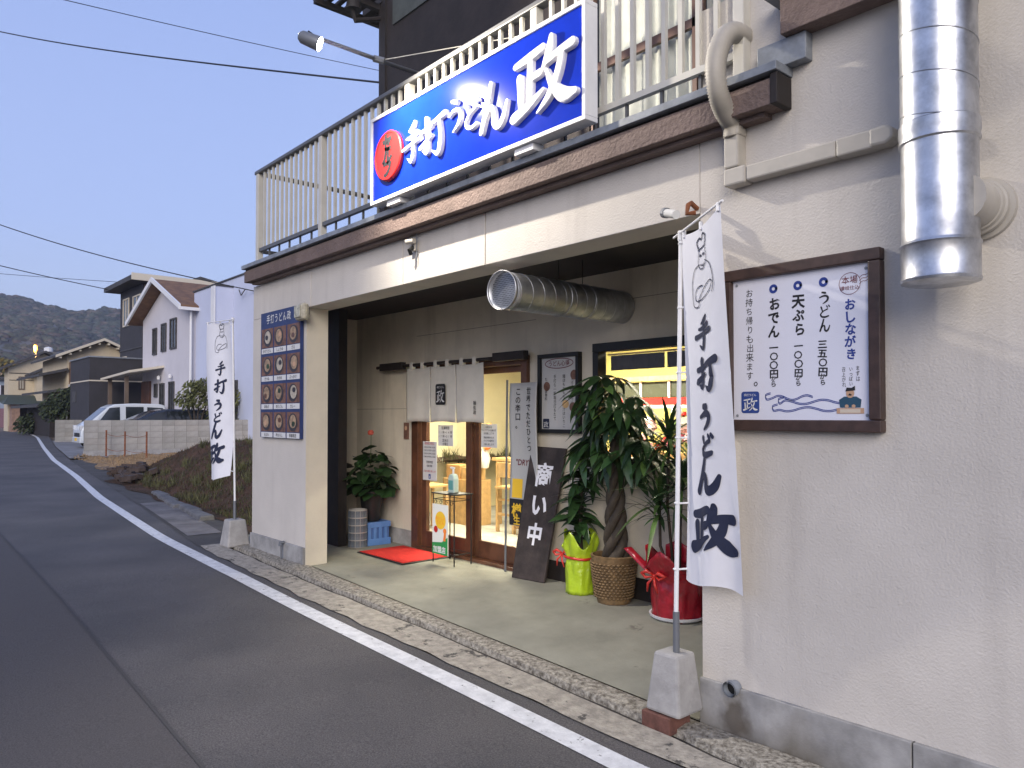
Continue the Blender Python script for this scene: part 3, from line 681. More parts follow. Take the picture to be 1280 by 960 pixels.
# ------------------------------------------------------------------ small fittings
cm = thing('door_camera', 'tiny security camera fixed on the cream lintel under the brown band', 'camera', (-2.57, 0, 2.85))
B().box(-2.60, -2.55, -.035, 0, 2.80, 2.86).out('bracket', 'pipe', cm, bevel=.004)
B().tube([(-2.62, -.06, 2.872), (-2.535, -.05, 2.868)], .020, 12).out('body', 'pipe', cm, smooth=True)
B().tube([(-2.575, -.03, 2.83), (-2.57, -.07, 2.80), (-2.575, -.05, 2.77)], .016, 8).out('lens_arm', 'black', cm, smooth=True)
B().tube([(-2.545, -.02, 2.93), (-2.545, -.02, 2.76), (-2.55, -.02, 2.72)], .004, 5).out('cable', 'grey', cm)
fl = thing('flood_lamp', 'square unlit lamp head at the top corner of the left pier', 'lamp', (-4.42, -.04, 2.5))
B().box(-4.49, -4.31, -.11, -.03, 2.44, 2.60).out('housing', mat('lamp_housing', (.40, .37, .29), .45, var=.3, vs=20), fl, bevel=.03)
B().box(-4.465, -4.335, -.118, -.112, 2.465, 2.575).out('lens', mat('lamp_glass', (.42, .40, .30), .25, var=.4, vs=30), fl, bevel=.003)
B().box(-4.44, -4.38, -.03, .0, 2.50, 2.56).out('bracket', 'grey', fl)
tl = thing('tube_lamp', 'clear tube lamp on a rusty hook at the right corner of the lintel', 'lamp', (.0, -.05, 2.56))
B().tube([(-.14, -.10, 2.585), (-.03, -.16, 2.545)], .022, 12).out('tube', mat('tube_plastic', (.62, .62, .60), .2), tl, smooth=True)
B().tube([(-.155, -.093, 2.59), (-.13, -.104, 2.582)], .027, 12).out('end_cap', 'grey', tl)
B().tube([(-.02, -.0, 2.60), (-.02, -.05, 2.62), (-.01, -.09, 2.60), (-.01, -.10, 2.555), (.02, -.07, 2.56)], .013, 7).out('hook', 'rust', tl, smooth=True)
dp = thing('drain_pipe', 'short round drain outlet in the grey plinth of the right wall', 'pipe', (.19, 0, .245))
B().tube([(.19, -.028, .245), (.19, -.06, .243)], .038, 18, cap=False).tube([(.19, -.06, .243), (.19, .0, .246)], .031, 18, cap=False).out('rim', 'cap', dp, smooth=True)
B().disc((.19, -.026, .245), .034, 'y', 18).out('bore', 'black', dp)
sp_ = thing('tap_pipe', 'small tap pipe in the grey plinth of the left pier', 'pipe', (-4.86, -.02, .27))
B().tube([(-4.87, -.02, .30), (-4.87, -.06, .30), (-4.87, -.06, .27)], .018, 8).tube([(-4.87, -.05, .27), (-4.87, -.05, .06)], .009, 8).out('pipe', 'grey', sp_, smooth=True)

# ------------------------------------------------------------------ menu panel in its wooden frame
mp = thing('menu_panel', 'white handwritten menu panel in a broad dark wooden frame on the right wall', 'sign', (.53, 0, 1.53))
b = B(); x0, x1, z0, z1 = .150, .908, 1.477, 2.245; t = .052
b.box(x0, x1, -.05, 0, z0, z0+t).box(x0, x1, -.05, 0, z1-t, z1)
b.box(x0, x0+t, -.0495, 0, z0+t+.001, z1-t-.001).box(x1-t, x1, -.0495, 0, z0+t+.001, z1-t-.001).out('frame', 'framew', mp, bevel=.006)
B().box(x0+.03, x1-.03, -.022, -.005, z0+.03, z1-.03).out('board', mat('menu_white', (.70, .71, .80), .35), mp)
w1 = wall_xz(-.0235); w2 = wall_xz(-.0245); w3 = wall_xz(-.0255)
def write(parent, m, text, *a, **k):
    b_ = B(); column(b_, text, *a, **k); return b_.out('lettering', m, parent, fix=False)
for x, item, price in ((.655, 'うどん', '三五〇円'), (.541, '天ぷら', '一〇〇円'), (.419, 'おでん', '一〇〇円')):
    if item == 'うどん':
        for ch_, zt_ in (('う', 2.092), ('ど', 2.030), ('ん', 1.970)):
            b = B(); brush(b, ch_, x - .025, x + .027, zt_ - .054, zt_, lambda a, d, h: w1(a, d), wk=.95); b.out('lettering', 'ink', mp, fix=False)
    else: write(mp, 'ink', item, x, 2.096, .064, w1, .033, wob=.06, sx=.95)
    write(mp, 'ink', price, x - .005, 1.882, .041, w1, .03, .98, .05, 1.1)
    write(mp, 'ink', 'から', x - .007, 1.735, .028, w1, .03, .95, .05)
write(mp, 'ink', 'お持ち帰りも出来ます', .291, 2.150, .0435, w1, .0, 1.0, .06, .95)
write(mp, 'ink', 'まずは', .802, 1.762, .024, w1, .0, .95, .05, .8); write(mp, 'ink', 'いっぱい', .772, 1.758, .022, w1, .0, .95, .05, .8); write(mp, 'ink', '召上がれ', .742, 1.758, .023, w1, .0, .95, .05, .8)
b = B(); line2(b, [(.312, 1.70), (.322, 1.706), (.328, 1.697), (.321, 1.688), (.313, 1.692)], .004, lambda a, d, h: w1(a, d), closed=True); b.out('lettering', 'ink', mp, fix=False)
write(mp, 'inkb', 'おしながき', .773, 2.05, .054, w1, .03, .98, .06, .95)
for x in (.414, .534, .654):
    b = B(); line2(b, [(x + .0145*math.cos(a), 2.134 + .0145*math.sin(a)) for a in [k*math.pi/5 for k in range(10)]], .013, lambda a, d, h: w1(a, d), closed=True)
    b.out('ring_mark', 'inkb', mp, fix=False)
for k, (xa, xb, zc, am) in enumerate(((.365, .60, 1.632, .010), (.43, .735, 1.612, .009), (.40, .72, 1.580, .009))):
    b = B()
    for q in (0, .006):
        pts = [(xa + .03, zc + .022 - q), (xa + .006, zc + .014 - q), (xa + .012, zc - .006 - q)] + [(lerp(xa + .04, xb, i/8), zc - q + am*math.sin(i*1.15 + k*1.7)) for i in range(9)]
        line2(b, pts, .0035, lambda a, d, h: w1(a, d))
    b.out('wave_line', 'inkb', mp, fix=False)
b = B(); line2(b, [(.770 + .046*math.cos(a), 2.112 + .046*math.sin(a)) for a in [k*math.pi/8 for k in range(16)]], .0022, lambda a, d, h: w1(a, d), closed=True)
row(b, '本場', .770, 2.128, .036, w1, .004); row(b, '讃岐仕込', .770, 2.094, .021, w1, .002)
for k in range(3): line2(b, [(.812 + i*.013, 2.118 + k*.013 - .012 + i*.006 + .004*math.sin(i*2)) for i in range(4)], .0022, lambda a, d, h: w1(a, d))
b.out('round_stamp', 'maroon', mp, fix=False)
def seal(b0, x0, x1, z0, z1, fnb, fnw, B1, small='手打うどん'):
    r = (x1-x0)*.13
    pts = []
    for cxx, czz, a0 in ((x1-r, z1-r, 0), (x0+r, z1-r, 90), (x0+r, z0+r, 180), (x1-r, z0+r, 270)):
        for k in range(5): a = R(a0 + k*22.5); pts.append((cxx + r*math.cos(a), czz + r*math.sin(a)))
    b0.face([fnb(*p) for p in pts])
    w_ = x1-x0; h_ = z1-z0
    brush(B1, '政', x0+.14*w_, x1-.14*w_, z0+.1*h_, z0+.70*h_, lambda a, d, h: fnw(a, d), wk=.72)
    row(B1, small, (x0+x1)/2, z1-.16*h_, w_*.14, fnw, .01)
bb, bw = B(), B(); seal(bb, .243, .338, 1.560, 1.662, w1, w2, bw)
bb.out('seal', mat('seal_blue', (.025, .06, .25), .5), mp, fix=False); bw.out('seal_character', 'white', mp, fix=False)
# printed cook at his board
def cook(fn, x, z, s, parent):
    b = B()
    P = lambda pts: b.face([fn(x + a*s, z + d*s, 0) for a, d in pts])
    b.m(0); P([(-.42, .10), (-.46, .42), (-.25, .55), (.25, .55), (.46, .42), (.42, .10)])
    b.m(1); b.face([fn(x + .17*s*math.cos(a), z + s*(.68 + .19*math.sin(a)), .0003) for a in [k*math.pi/8 for k in range(16)]])
    for sx_ in (-1, 1): b.face([fn(x + s*(sx_*.14 + .08*math.cos(a)), z + s*(.16 + .07*math.sin(a)), .0006) for a in [k*math.pi/6 for k in range(12)]])
    b.m(2); b.face([fn(x + a*s, z + d*s, .0006) for a, d in ((-.19, .76), (-.14, .92), (.06, .90), (.2, .98), (.21, .80), (.1, .78))]); b.face([fn(x + a*s, z + d*s, .0006) for a, d in ((-.09, .60), (-.02, .68), (.08, .62), (.04, .58))])
    b.m(3); b.face([fn(x + a*s, z + d*s, .0009) for a, d in ((-.56, -.14), (-.56, .08), (.56, .08), (.56, -.14))])
    b.m(4); b.face([fn(x + a*s, z + d*s, .0012) for a, d in ((-.42, -.11), (-.42, .04), (.42, .04), (.42, -.11))])
    b.out('printed_cook', [mat('print_teal', (.02, .07, .12), .6), 'skin', 'ink', 'skin', mat('print_pale', (.6, .52, .42), .6)], parent, fix=False)
cook(lambda a, d, h: (a, -.0238 - h, d), .768, 1.572, .105, mp)
b = B()
for x, z in ((.222, 2.172), (.222, 1.548), (.840, 2.168), (.840, 1.550)): b.disc((x, -.025, z), .007, 'y', 10)
b.out('screw', 'cap', mp, fix=False)

# ------------------------------------------------------------------ picture menu on the left pier
pm_ = thing('picture_menu', 'navy board of twelve bowl pictures on the left pier', 'sign', (-4.95, -.02, 1.33))
B().box(-5.43, -4.495, -.035, -.004, 1.325, 2.605).out('board', mat('board_navy', (.018, .035, .125), .5, var=.15, vs=8), pm_)
w1 = wall_xz(-.037)
b = B(); row(b, '手打うどん政', -4.995, 2.53, .098, w1, .012, sx=.9); b.out('title', 'paper', pm_, fix=False)
NM = ['かけうどん', 'しょうゆ', 'ざる', 'きつね', 'わかめ', 'ぶっかけ', '釜あげ', '肉うどん', 'カレー', '天ぷら', '梅おろし', '季節限定']
for k in range(12):
    i, j = k % 3, k // 3; x = -5.40 + .308*i; z = 2.455 - .285*(j+1) + .012
    ph = B().box(x, x+.275, -.039, -.035, z+.06, z+.255).out('food_photo', 'photo', pm_)
    cx_, cz_ = x + .1375 + random.uniform(-.02, .02), z + .155
    b = B(); b.disc((cx_, -.0405, cz_), .088, 'y', 18, rx=1.15); b.out('bowl', 'bowl', ph, fix=False)
    b = B(); b.disc((cx_ + random.uniform(-.02, .02), -.042, cz_+.008), .066, 'y', 16, rx=1.1); b.out('noodles', 'soup' if k % 4 else mat('print_noodle', (.45, .40, .32), .6, var=.3, vs=30), ph, fix=False)
    b = B(); b.disc((cx_+random.uniform(-.03, .03), -.0433, cz_+random.uniform(-.02, .03)), .026, 'y', 10, rx=1.4); b.out('topping', ['bowl', 'skin', 'wood', 'leaf'][k % 4], ph, fix=False)
    B().box(x, x+.275, -.039, -.035, z, z+.052).out('caption_strip', 'paper', pm_)
    b = B(); row(b, NM[k], x+.1375, z+.026, .040, wall_xz(-.0402), .01); b.out('caption', 'ink', pm_, fix=False)
# ================================================================== forecourt: doors, window, curtain
dr = thing('sliding_doors', 'dark wood sliding doors with tall glass panes glowing from the lit shop', 'door', (-3.7, 1.35, .13))
b = B(); b.box(-4.64, -4.52, 1.31, 1.47, .13, 2.09).out('jamb', 'wood', dr, bevel=.004)
B().box(-2.86, -2.78, 1.31, 1.47, .13, 2.09).out('jamb', 'wood', dr, bevel=.004)
B().box(-4.519, -2.861, 1.31, 1.47, 2.01, 2.09).out('door_head', 'wood', dr, bevel=.003)
B().box(-4.519, -2.861, 1.30, 1.47, .10, .165).out('sill', 'wood', dr, bevel=.003)
def door(x0, x1, y, nm='door'):
    f = B().box(x0, x0+.085, y, y+.035, .167, 2.008).out('stile', 'wood', dr, bevel=.003)
    B().box(x1-.085, x1, y, y+.035, .167, 2.008).out('stile', 'wood', dr, bevel=.003)
    B().box(x0+.086, x1-.086, y+.001, y+.034, .167, .33).out('bottom_board', 'wood', dr, bevel=.003)
    B().box(x0+.086, x1-.086, y+.001, y+.034, 1.95, 2.008).out('top_board', 'wood', dr)
    B().face([(x0+.075, y+.017, .32), (x1-.075, y+.017, .32), (x1-.075, y+.017, 1.96), (x0+.075, y+.017, 1.96)]).out('pane', 'glass', dr)
door(-4.50, -3.64, 1.35); door(-3.66, -2.80, 1.395)
nr = thing('noren_curtain', 'off white three panel shop curtain with black seal hanging over the doors', 'curtain', (-3.96, 1.25, 2.07))
B().tube([(-5.25, 1.25, 2.085), (-2.72, 1.25, 2.075)], .018, 10).out('pole', 'dark', nr, smooth=True)
for x0, x1 in ((-5.16, -4.70), (-3.16, -2.72)): B().box(x0, x1, 1.22, 1.28, 2.045, 2.125).out('pole_bracket', 'dark', nr, bevel=.006)
NX = [-4.625, -4.185, -3.745, -3.305]
def noren(x, z): return 1.238 - .010*math.sin((x+4.6)*14) * (2.06 - z)/.6 - .003*math.sin(x*31)*(2.06 - z)/.6
for k in range(3):
    a, c = NX[k]+.008, NX[k+1]-.006
    B().grid(lambda u, v: (lerp(a, c, u) + .014*math.sin(v*3)*(u-.5), noren(lerp(a, c, u), lerp(1.48, 2.05, v)), lerp(1.475 + .012*math.sin(u*3.1), 2.05 - .012*math.sin(u*math.pi*1), v)), 24, 12).out('curtain_panel', 'linen', nr, smooth='all', solid=.002)
    for q in (.14, .62):
        xx = lerp(a, c, q)
        B().box(xx, xx+.055, 1.228, 1.273, 2.03, 2.108).out('loop', 'linen', nr, bevel=.006)
fn = lambda a, d: (a, noren(a, d) - .004, d); fn_ = lambda a, d: (a, noren(a, d) - .0055, d)
bb, bw = B(), B(); seal(bb, -4.065, -3.895, 1.655, 1.865, wall_xz(1.222), wall_xz(1.2205), bw); bb.out('seal', 'ink', nr, fix=False); bw.out('seal_character', 'paper', nr, fix=False)
b = B(); column(b, '麺処政', -3.44, 1.69, .045, fn, .01); b.out('lettering', 'ink', nr, fix=False)

def sheet_paper(name, label, x0, x1, z0, z1, y, lines, cat='notice', m='paper', ink='ink', head=None):
    t = thing(name, label, cat, ((x0+x1)/2, y, z0))
    B().box(x0, x1, y-.004, y, z0, z1).out('sheet', m, t)
    for (s, z, txt, kk) in lines:
        b = B(); row(b, txt, (x0+x1)/2, z, s, wall_xz(y-.0055), .006, .98); b.out('text_line', kk, t, fix=False)
    return t
sheet_paper('notice', 'white opening hours notice on the left glass door under the curtain', -4.19, -3.93, 1.235, 1.45, 1.348,
    [(.036, 1.42, '営業時間', 'ink'), (.034, 1.375, '11時〜14時', 'ink'), (.034, 1.335, '17時〜21時', 'ink'), (.036, 1.292, '定休日', 'ink'), (.034, 1.255, '水曜日', 'ink')])
sheet_paper('notice', 'white printed notice on the right glass door beside the meeting stile', -3.53, -3.29, 1.24, 1.465, 1.393,
    [(.026, 1.435, 'お知らせ', 'ink'), (.023, 1.405, 'テイクアウト出来ます', 'ink'), (.023, 1.375, 'お気軽にどうぞ', 'ink'), (.023, 1.335, '感染対策のため', 'ink'), (.023, 1.305, 'マスクの着用を', 'ink'), (.023, 1.27, 'お願い致します', 'ink')])
t_ = sheet_paper('notice', 'long white notice with red heading, lowest at the left edge of the left door', -4.44, -4.19, .87, 1.275, 1.330,
    [(.030, 1.255, '感染拡大防止', 'red')] + [(.019, 1.215 - .033*i, 'ご来店のお客様へのお願い', 'ink') for i in range(4)] + [(.03, 1.06, '営業時間', 'ink'), (.026, 1.02, '短縮営業', 'ink'), (.024, .965, 'ご協力お願い致します', 'red')])
bb, bw = B(), B(); seal(bb, -4.335, -4.295, .885, .935, wall_xz(1.3245), wall_xz(1.3235), bw, ''); bb.out('seal', 'inkb', t_, fix=False); bw.out('seal_character', 'white', t_, fix=False)
pl = thing('name_plate', 'small brown plate on the wall left of the doors', 'sign', (-4.78, 1.35, 1.3))
B().box(-4.83, -4.745, 1.335, 1.35, 1.29, 1.47).out('plate', 'photo', pl); B().disc((-4.785, 1.334, 1.41), .025).out('plate_mark', 'skin', pl, fix=False)

# framed poster between door and window
fp = thing('framed_poster', 'narrow white menu poster in black frame between the doors and the window', 'poster', (-2.38, 1.34, 1.40))
x0, x1, z0, z1 = -2.63, -2.13, 1.395, 2.08; t = .035
b = B(); b.box(x0, x1, 1.30, 1.35, z0, z0+t).box(x0, x1, 1.30, 1.35, z1-t, z1).box(x0, x0+t, 1.3005, 1.35, z0+t, z1-t).box(x1-t, x1, 1.3005, 1.35, z0+t, z1-t)
b.out('frame', 'black', fp, bevel=.003)
B().box(x0+.02, x1-.02, 1.325, 1.345, z0+.02, z1-.02).out('sheet', mat('poster_paper', (.50, .49, .47), .6), fp)
w1 = wall_xz(1.3235)
b = B(); line2(b, [(-2.38 + .17*math.cos(a), 1.995 + .042*math.sin(a)) for a in [k*math.pi/8 for k in range(16)]], .007, lambda a, d, h: w1(a, d), closed=True); b.out('title_ring', 'maroon', fp, fix=False)
b = B(); row(b, 'うどん心得', -2.38, 1.995, .052, w1, .01); b.out('title', 'maroon', fp, fix=False)
for x, tx, tp, s in ((-2.22, 'ごぼう天　ちくわ', 1.88, .034), (-2.32, '麺はもちもち　出汁はいりこ', 1.90, .035), (-2.43, '手打ち一筋毎日打ちたて', 1.90, .036), (-2.54, 'ねぎ大盛無料', 1.88, .034)):
    write(fp, 'ink', tx, x, tp, s, w1, .004)
for x, z, r_, m_ in ((-2.20, 1.89, .042, 'photo'), (-2.53, 1.80, .040, 'photo'), (-2.215, 1.62, .040, 'photo'), (-2.30, 1.645, .035, 'pine')):
    b = B(); b.disc((x, 1.3225, z), r_, rx=1.15 if m_ == 'pine' else 1); b.out('printed_dish', m_, fp, fix=False)
bb, bw = B(), B(); seal(bb, -2.58, -2.50, 1.435, 1.52, w1, wall_xz(1.3225), bw, ''); bb.out('seal', 'navy', fp, fix=False); bw.out('seal_character', 'paper', fp, fix=False)

# window
wd = thing('shop_window', 'wide black framed window with dark valance, lit yellow from inside', 'window', (-1, 1.35, 1.18))
b = B(); B().box(-1.97, -.03, 1.30, 1.40, 2.06, 2.13).out('frame', 'black', wd, bevel=.003)
B().box(-1.97, -.03, 1.30, 1.40, 1.165, 1.22).out('frame', 'black', wd, bevel=.003)
for x in (-1.97, -1.02, -.09): B().box(x, x+.06, 1.302, 1.40, 1.221, 2.059).out('frame', 'black', wd, bevel=.003)
B().face([(-1.9, 1.37, 1.2), (-.06, 1.37, 1.2), (-.06, 1.37, 2.07), (-1.9, 1.37, 2.07)]).out('pane', 'glass', wd)
vl = thing('window_valance', 'short dark cloth strips hung inside the top of the window', 'curtain', (-1.4, 1.44, 1.95))
for x0, x1 in ((-1.90, -1.36), (-1.33, -.78), (-.75, -.20)):
    B().grid(lambda u, v: (lerp(x0, x1, u), 1.45 + .008*math.sin(u*20), lerp(1.915, 2.035, v)), 20, 2).out('cloth_strip', mat('dark_cloth', (.035, .025, .022), .95), vl, solid=.003)
B().tube([(-1.93, 1.45, 2.045), (-.1, 1.45, 2.045)], .007, 6).out('rod', 'pine', vl)

# ================================================================== inside the shop
sh = thing('shop_interior', 'bright cream room seen through the doors and window, with pale floor', 'room', (-2.8, 3, .14))
B().box(-6.9, 1.5, 1.48, 5.2, .08, .14).out('room_floor', 'roomf', sh)
B().box(-6.9, 1.5, 5.2, 5.3, .1, 2.7).out('room_wall', 'room', sh)
B().box(-7.0, -6.9, 1.48, 5.2, .1, 2.7).out('room_wall', 'room', sh)
B().box(1.5, 1.6, 1.48, 5.2, .1, 2.7).out('room_wall', 'room', sh)
B().box(-6.9, 1.5, 1.50, 5.2, 2.62, 2.69).out('room_ceiling', 'room', sh)
B().box(-4.55, -2.8, 1.49, 2.1, .142, .150).out('green_doormat', mat('mat_green', (.03, .20, .12), .95, var=.2, vs=30), sh)
B().box(-4.6, .9, 3.90, 3.95, 1.765, 1.945).out('inner_valance', mat('olive_cloth', (.05, .055, .035), .9), sh)
B().box(-4.6, .9, 3.84, 3.90, 1.955, 2.01).out('inner_beam', 'pine', sh)
for x in (-4.2, -3.62, -3.2, -2.7): B().box(x, x+.03, 3.88, 3.895, 1.70, 1.99).out('hanging_strip', 'white', sh)
for k in range(4):
    l_ = bpy.data.lights.new('ceiling_light', 'AREA'); l_.shape = 'RECTANGLE'; l_.size = 1.2; l_.size_y = .25; l_.energy = (42, 42, 9, 6)[k]; l_.color = (1, .93, .70)
    lo = bpy.data.objects.new('ceiling_light', l_); COL.objects.link(lo); lo.location = (-5.2 + 1.75*k, 2.55 + .4*(k % 2), 2.50)
    f_ = thing('ceiling_lamp', ['lit ceiling lamp farthest left inside the shop', 'lit ceiling lamp above the pine counter inside the shop', 'lit ceiling lamp behind the left half of the window', 'lit ceiling lamp farthest right inside the shop, behind the window'][k], 'lamp', (lo.location.x, lo.location.y, 2.53), 'ceiling lamps inside the shop')
    B().box(lo.location.x-.62, lo.location.x+.62, lo.location.y-.14, lo.location.y+.14, 2.53, 2.62).out('lamp_housing', 'white', f_, bevel=.01)
    B().box(lo.location.x-.58, lo.location.x+.58, lo.location.y-.11, lo.location.y+.11, 2.515, 2.529).out('diffuser', emis('diffuser_%d' % k, (1, .88, .62), 2.0), f_)
B().box(-5.2, 1.45, 4.05, 4.10, .142, 2.61).out('yellow_wall', mat('yellow_room_wall', (.42, .38, .12), .8, var=.08, vs=2), sh)
# counter and high chairs
ct = thing('wooden_counter', 'pine counter along the wall seen through the right glass door', 'counter', (-4.3, 3.3, .14))
B().box(-5.4, -3.05, 3.05, 3.50, .96, 1.0).out('counter_top', 'pine', ct, bevel=.004)
B().box(-5.4, -3.05, 3.48, 3.51, .14, .96).out('front_board', 'room', ct)
for x in (-5.36, -3.12): B().box(x, x+.05, 3.10, 3.15, .14, .958).out('leg', 'pine', ct)
def chair(x, y, lab):
    t = thing('high_chair', lab, 'chair', (x, y, .14), 'pine high chairs at the counter')
    for dx in (-.17, .13):
        B().box(x+dx, x+dx+.035, y-.18, y-.145, .14, .98).out('leg', 'pine', t)
        B().box(x+dx, x+dx+.035, y+.145, y+.18, .14, .66).out('leg', 'pine', t)
    B().box(x-.18, x+.175, y-.19, y+.19, .66, .69).out('seat', 'pine', t, bevel=.004)
    B().box(x-.134, x+.129, y-.178, y-.155, .80, .98).out('backrest', 'pine', t, bevel=.004)
    B().box(x-.134, x+.129, y-.175, y-.155, .34, .37).out('stretcher', 'pine', t)
    B().box(x-.134, x+.129, y-.175, y-.155, .52, .545).out('stretcher', 'pine', t)
chair(-4.70, 2.86, 'pine high chair at the counter, left one behind the right door pane')
chair(-4.22, 2.86, 'pine high chair at the counter, right one behind the right door pane')
chair(-5.60, 2.2, 'pine high chair behind the lower left of the left door pane')
ps = thing('food_poster', 'brown and red food poster standing on the counter inside', 'poster', (-4.9, 3.2, 1.0))
x0 = -4.98
B().box(x0, x0+.36, 3.04, 3.05, 1.0, 1.50).out('sheet', 'photo', ps)
b = B(); B().disc((x0+.10, 3.036, 1.38), .07, rx=1).out('printed_dish', 'red', ps, fix=False); B().disc((x0+.25, 3.034, 1.35), .07).out('printed_dish', 'paper', ps, fix=False); B().disc((x0+.18, 3.032, 1.22), .09, rx=1.4).out('printed_dish', 'orange', ps, fix=False); B().disc((x0+.13, 3.03, 1.09), .05, rx=1.3).out('printed_dish', 'paper', ps, fix=False)
bx = thing('condiment_rack', 'black condiment box with glass jars on the counter inside', 'rack', (-4.35, 3.2, 1.0))
B().box(-4.50, -4.30, 3.1, 3.3, 1.002, 1.55).out('box', 'blackp', bx, bevel=.01)
for x in (-4.27, -4.18): B().lathe(x, 3.12, [(.03, 1.002), (.032, 1.01), (.032, 1.12), (.026, 1.14), (.028, 1.17), (0, 1.175)], 12).out('jar', 'paper', bx, smooth=True)
bb_ = thing('boxes_stack', 'tan and pine boxes on the shelf behind the left door pane', 'boxes', (-5.5, 2.8, .14))
B().box(-6.0, -5.35, 2.7, 3.0, .14, .72).out('shelf', 'pine', bb_, bevel=.005); B().box(-5.95, -5.65, 2.72, 2.95, .722, .90).out('box', mat('box_tan', (.45, .26, .10), .6), bb_, bevel=.005); B().box(-5.62, -5.40, 2.72, 2.95, .722, .88).out('box', 'pine', bb_, bevel=.005)
fw = thing('orange_flowers', 'orange paper flowers in a vase behind the left door pane', 'flowers', (-5.35, 2.9, .9))
for k in range(14):
    a = random.uniform(0, 6.28); r_ = random.uniform(.02, .16); 
    B().lathe(-5.30 + r_*math.cos(a), 2.85, [(0, 1.25+r_*math.sin(a)), (.05, 1.28+r_*math.sin(a)), (.03, 1.33+r_*math.sin(a)), (0, 1.31+r_*math.sin(a))], 7).out('flower', 'orange', fw)
B().lathe(-5.30, 2.85, [(.05, .88), (.08, 1.0), (.04, 1.12), (.05, 1.2)], 12).out('vase', 'paper', fw, smooth=True)
# bright things behind the window
cs = thing('sweets_display', 'red and white display with pink and white flowers behind the window', 'display', (-2.6, 3.4, 1.0))
B().box(-3.0, -.6, 3.5, 3.8, 1.0, 1.14).box(-3.95, -3.001, 3.52, 3.8, 1.0, 1.14).out('shelf', 'pine', cs)
B().box(-3.9, -1.2, 3.52, 3.6, 1.665, 1.745).out('red_banner', 'red', cs); B().box(-3.9, -1.2, 3.50, 3.515, 1.63, 1.662).out('white_strip', 'white', cs)
for k in range(60):
    x, z = random.uniform(-3.8, -1.4), random.uniform(1.20, 1.58); r_ = random.uniform(.03, .07)
    B().lathe(x, random.uniform(3.25, 3.5), [(0, z-r_), (r_, z), (r_*.7, z+r_), (0, z+r_*.6)], 7).out('flower', ['white', mat('pink', (.6, .12, .2), .6), mat('pink_pale', (.7, .4, .42), .6), 'red', 'leafl'][k % 5], cs)
# ================================================================== hanging spiral duct
hd = thing('exhaust_duct', 'dull spiral duct coming out of the inner wall, hung under the dark ceiling', 'duct', (-1.6, .65, 2.4))
A = Vector((-1.535, -.02, 2.372)); Z_ = Vector((-1.69, 1.36, 2.40)); ax = (Z_ - A).normalized(); L_ = (Z_ - A).length
B().tube([tuple(A + ax*(L_*i/20)) for i in range(21)], .124, 40, cap=False).out('pipe', 'galvd', hd, smooth='all', solid=.002)
u = Vector((0, 0, 1)); q = ax.cross(u).normalized(); u = q.cross(ax)
B().tube([tuple(A + ax*(.02+.118*a/(2*math.pi)) + (u*math.cos(a) + q*math.sin(a))*.125) for a in [2*math.pi*i/30 for i in range(int(30*L_/.118)-6)]], .003, 5).out('spiral_seam', 'galvd', hd, smooth='all')
B().tube([tuple(A - ax*.012), tuple(A + ax*.01)], .129, 40, cap=False).out('rim', 'galvd', hd, smooth='all', solid=.003)
b = B()
for i in range(-9, 10):
    for j in range(-9, 10):
        x, z = i*.0125 + (j % 2)*.006, j*.0125
        if math.hypot(x, z) < .112: b.disc(tuple(A + ax*.02 + q*x + u*z), .0045, 'y', 6)
b.out('mesh_hole', 'black', hd, fix=False, kind='stuff')
b = B(); b.face([tuple(A + ax*.028 + (u*math.cos(a) + q*math.sin(a))*.122) for a in [k*math.pi/16 for k in range(32)]]); b.out('mesh_screen', 'galvd', hd)
for f_ in (.42, .62):
    P_ = A + ax*(L_*f_)
    B().tube([(P_.x, P_.y, P_.z+.12), (P_.x, P_.y, 2.705)], .003, 5).out('hanger', 'black', hd)
    B().tube([tuple(P_ + (u*math.cos(a) + q*math.sin(a))*.128) for a in [2*math.pi*i/30 for i in range(31)]], .004, 5).out('hanger_band', 'galvd', hd)

# ================================================================== things on the forecourt floor
FZ = .137
dm = thing('doormat', 'red doormat with black edge on the concrete before the doors', 'mat', (-4.2, 1.05, FZ))
# corners read from the ground
mc = [(-4.76, 1.24), (-4.70, .74), (-3.88, .74), (-3.80, 1.26)]
mc = [(-4.72, 1.27), (-4.72, .70), (-3.86, .70), (-3.86, 1.27)]
B().extr(mc, 'z', FZ, FZ+.008).out('rubber_edge', 'blackp', dm, bevel=.002)
B().box(-4.70, -3.88, .72, 1.25, FZ+.0085, FZ+.014).out('pile', 'matr', dm, bevel=.002)

def leafmesh(name, L, W, fold=.25, droop=.35, m='leaf', n=6, tipw=.02):
    b = B(); P = []
    for i in range(n+1):
        t = i/n; wv = W*math.sin(math.pi*min(1, t*.92+.06))**.8 * .5 if i < n else tipw*W
        x = L*t; z = -droop*L*t*t
        P += [(x, -wv, z + fold*wv), (x, 0, z), (x, wv, z + fold*wv)]
    b.idx(P, [(3*i+k, 3*i+k+1, 3*i+k+4, 3*i+k+3) for i in range(n) for k in (0, 1)])
    me = bpy.data.meshes.new(name); me.from_pydata(b.v, [], b.f); me.materials.append(M[m])
    for p in me.polygons: p.use_smooth = True
    return me
def orient(loc, yaw, pitch, roll=0, s=1):
    return Matrix.Translation(loc) @ Matrix.Rotation(yaw, 4, 'Z') @ Matrix.Rotation(-pitch, 4, 'Y') @ Matrix.Rotation(roll, 4, 'X') @ Matrix.Scale(s, 4)
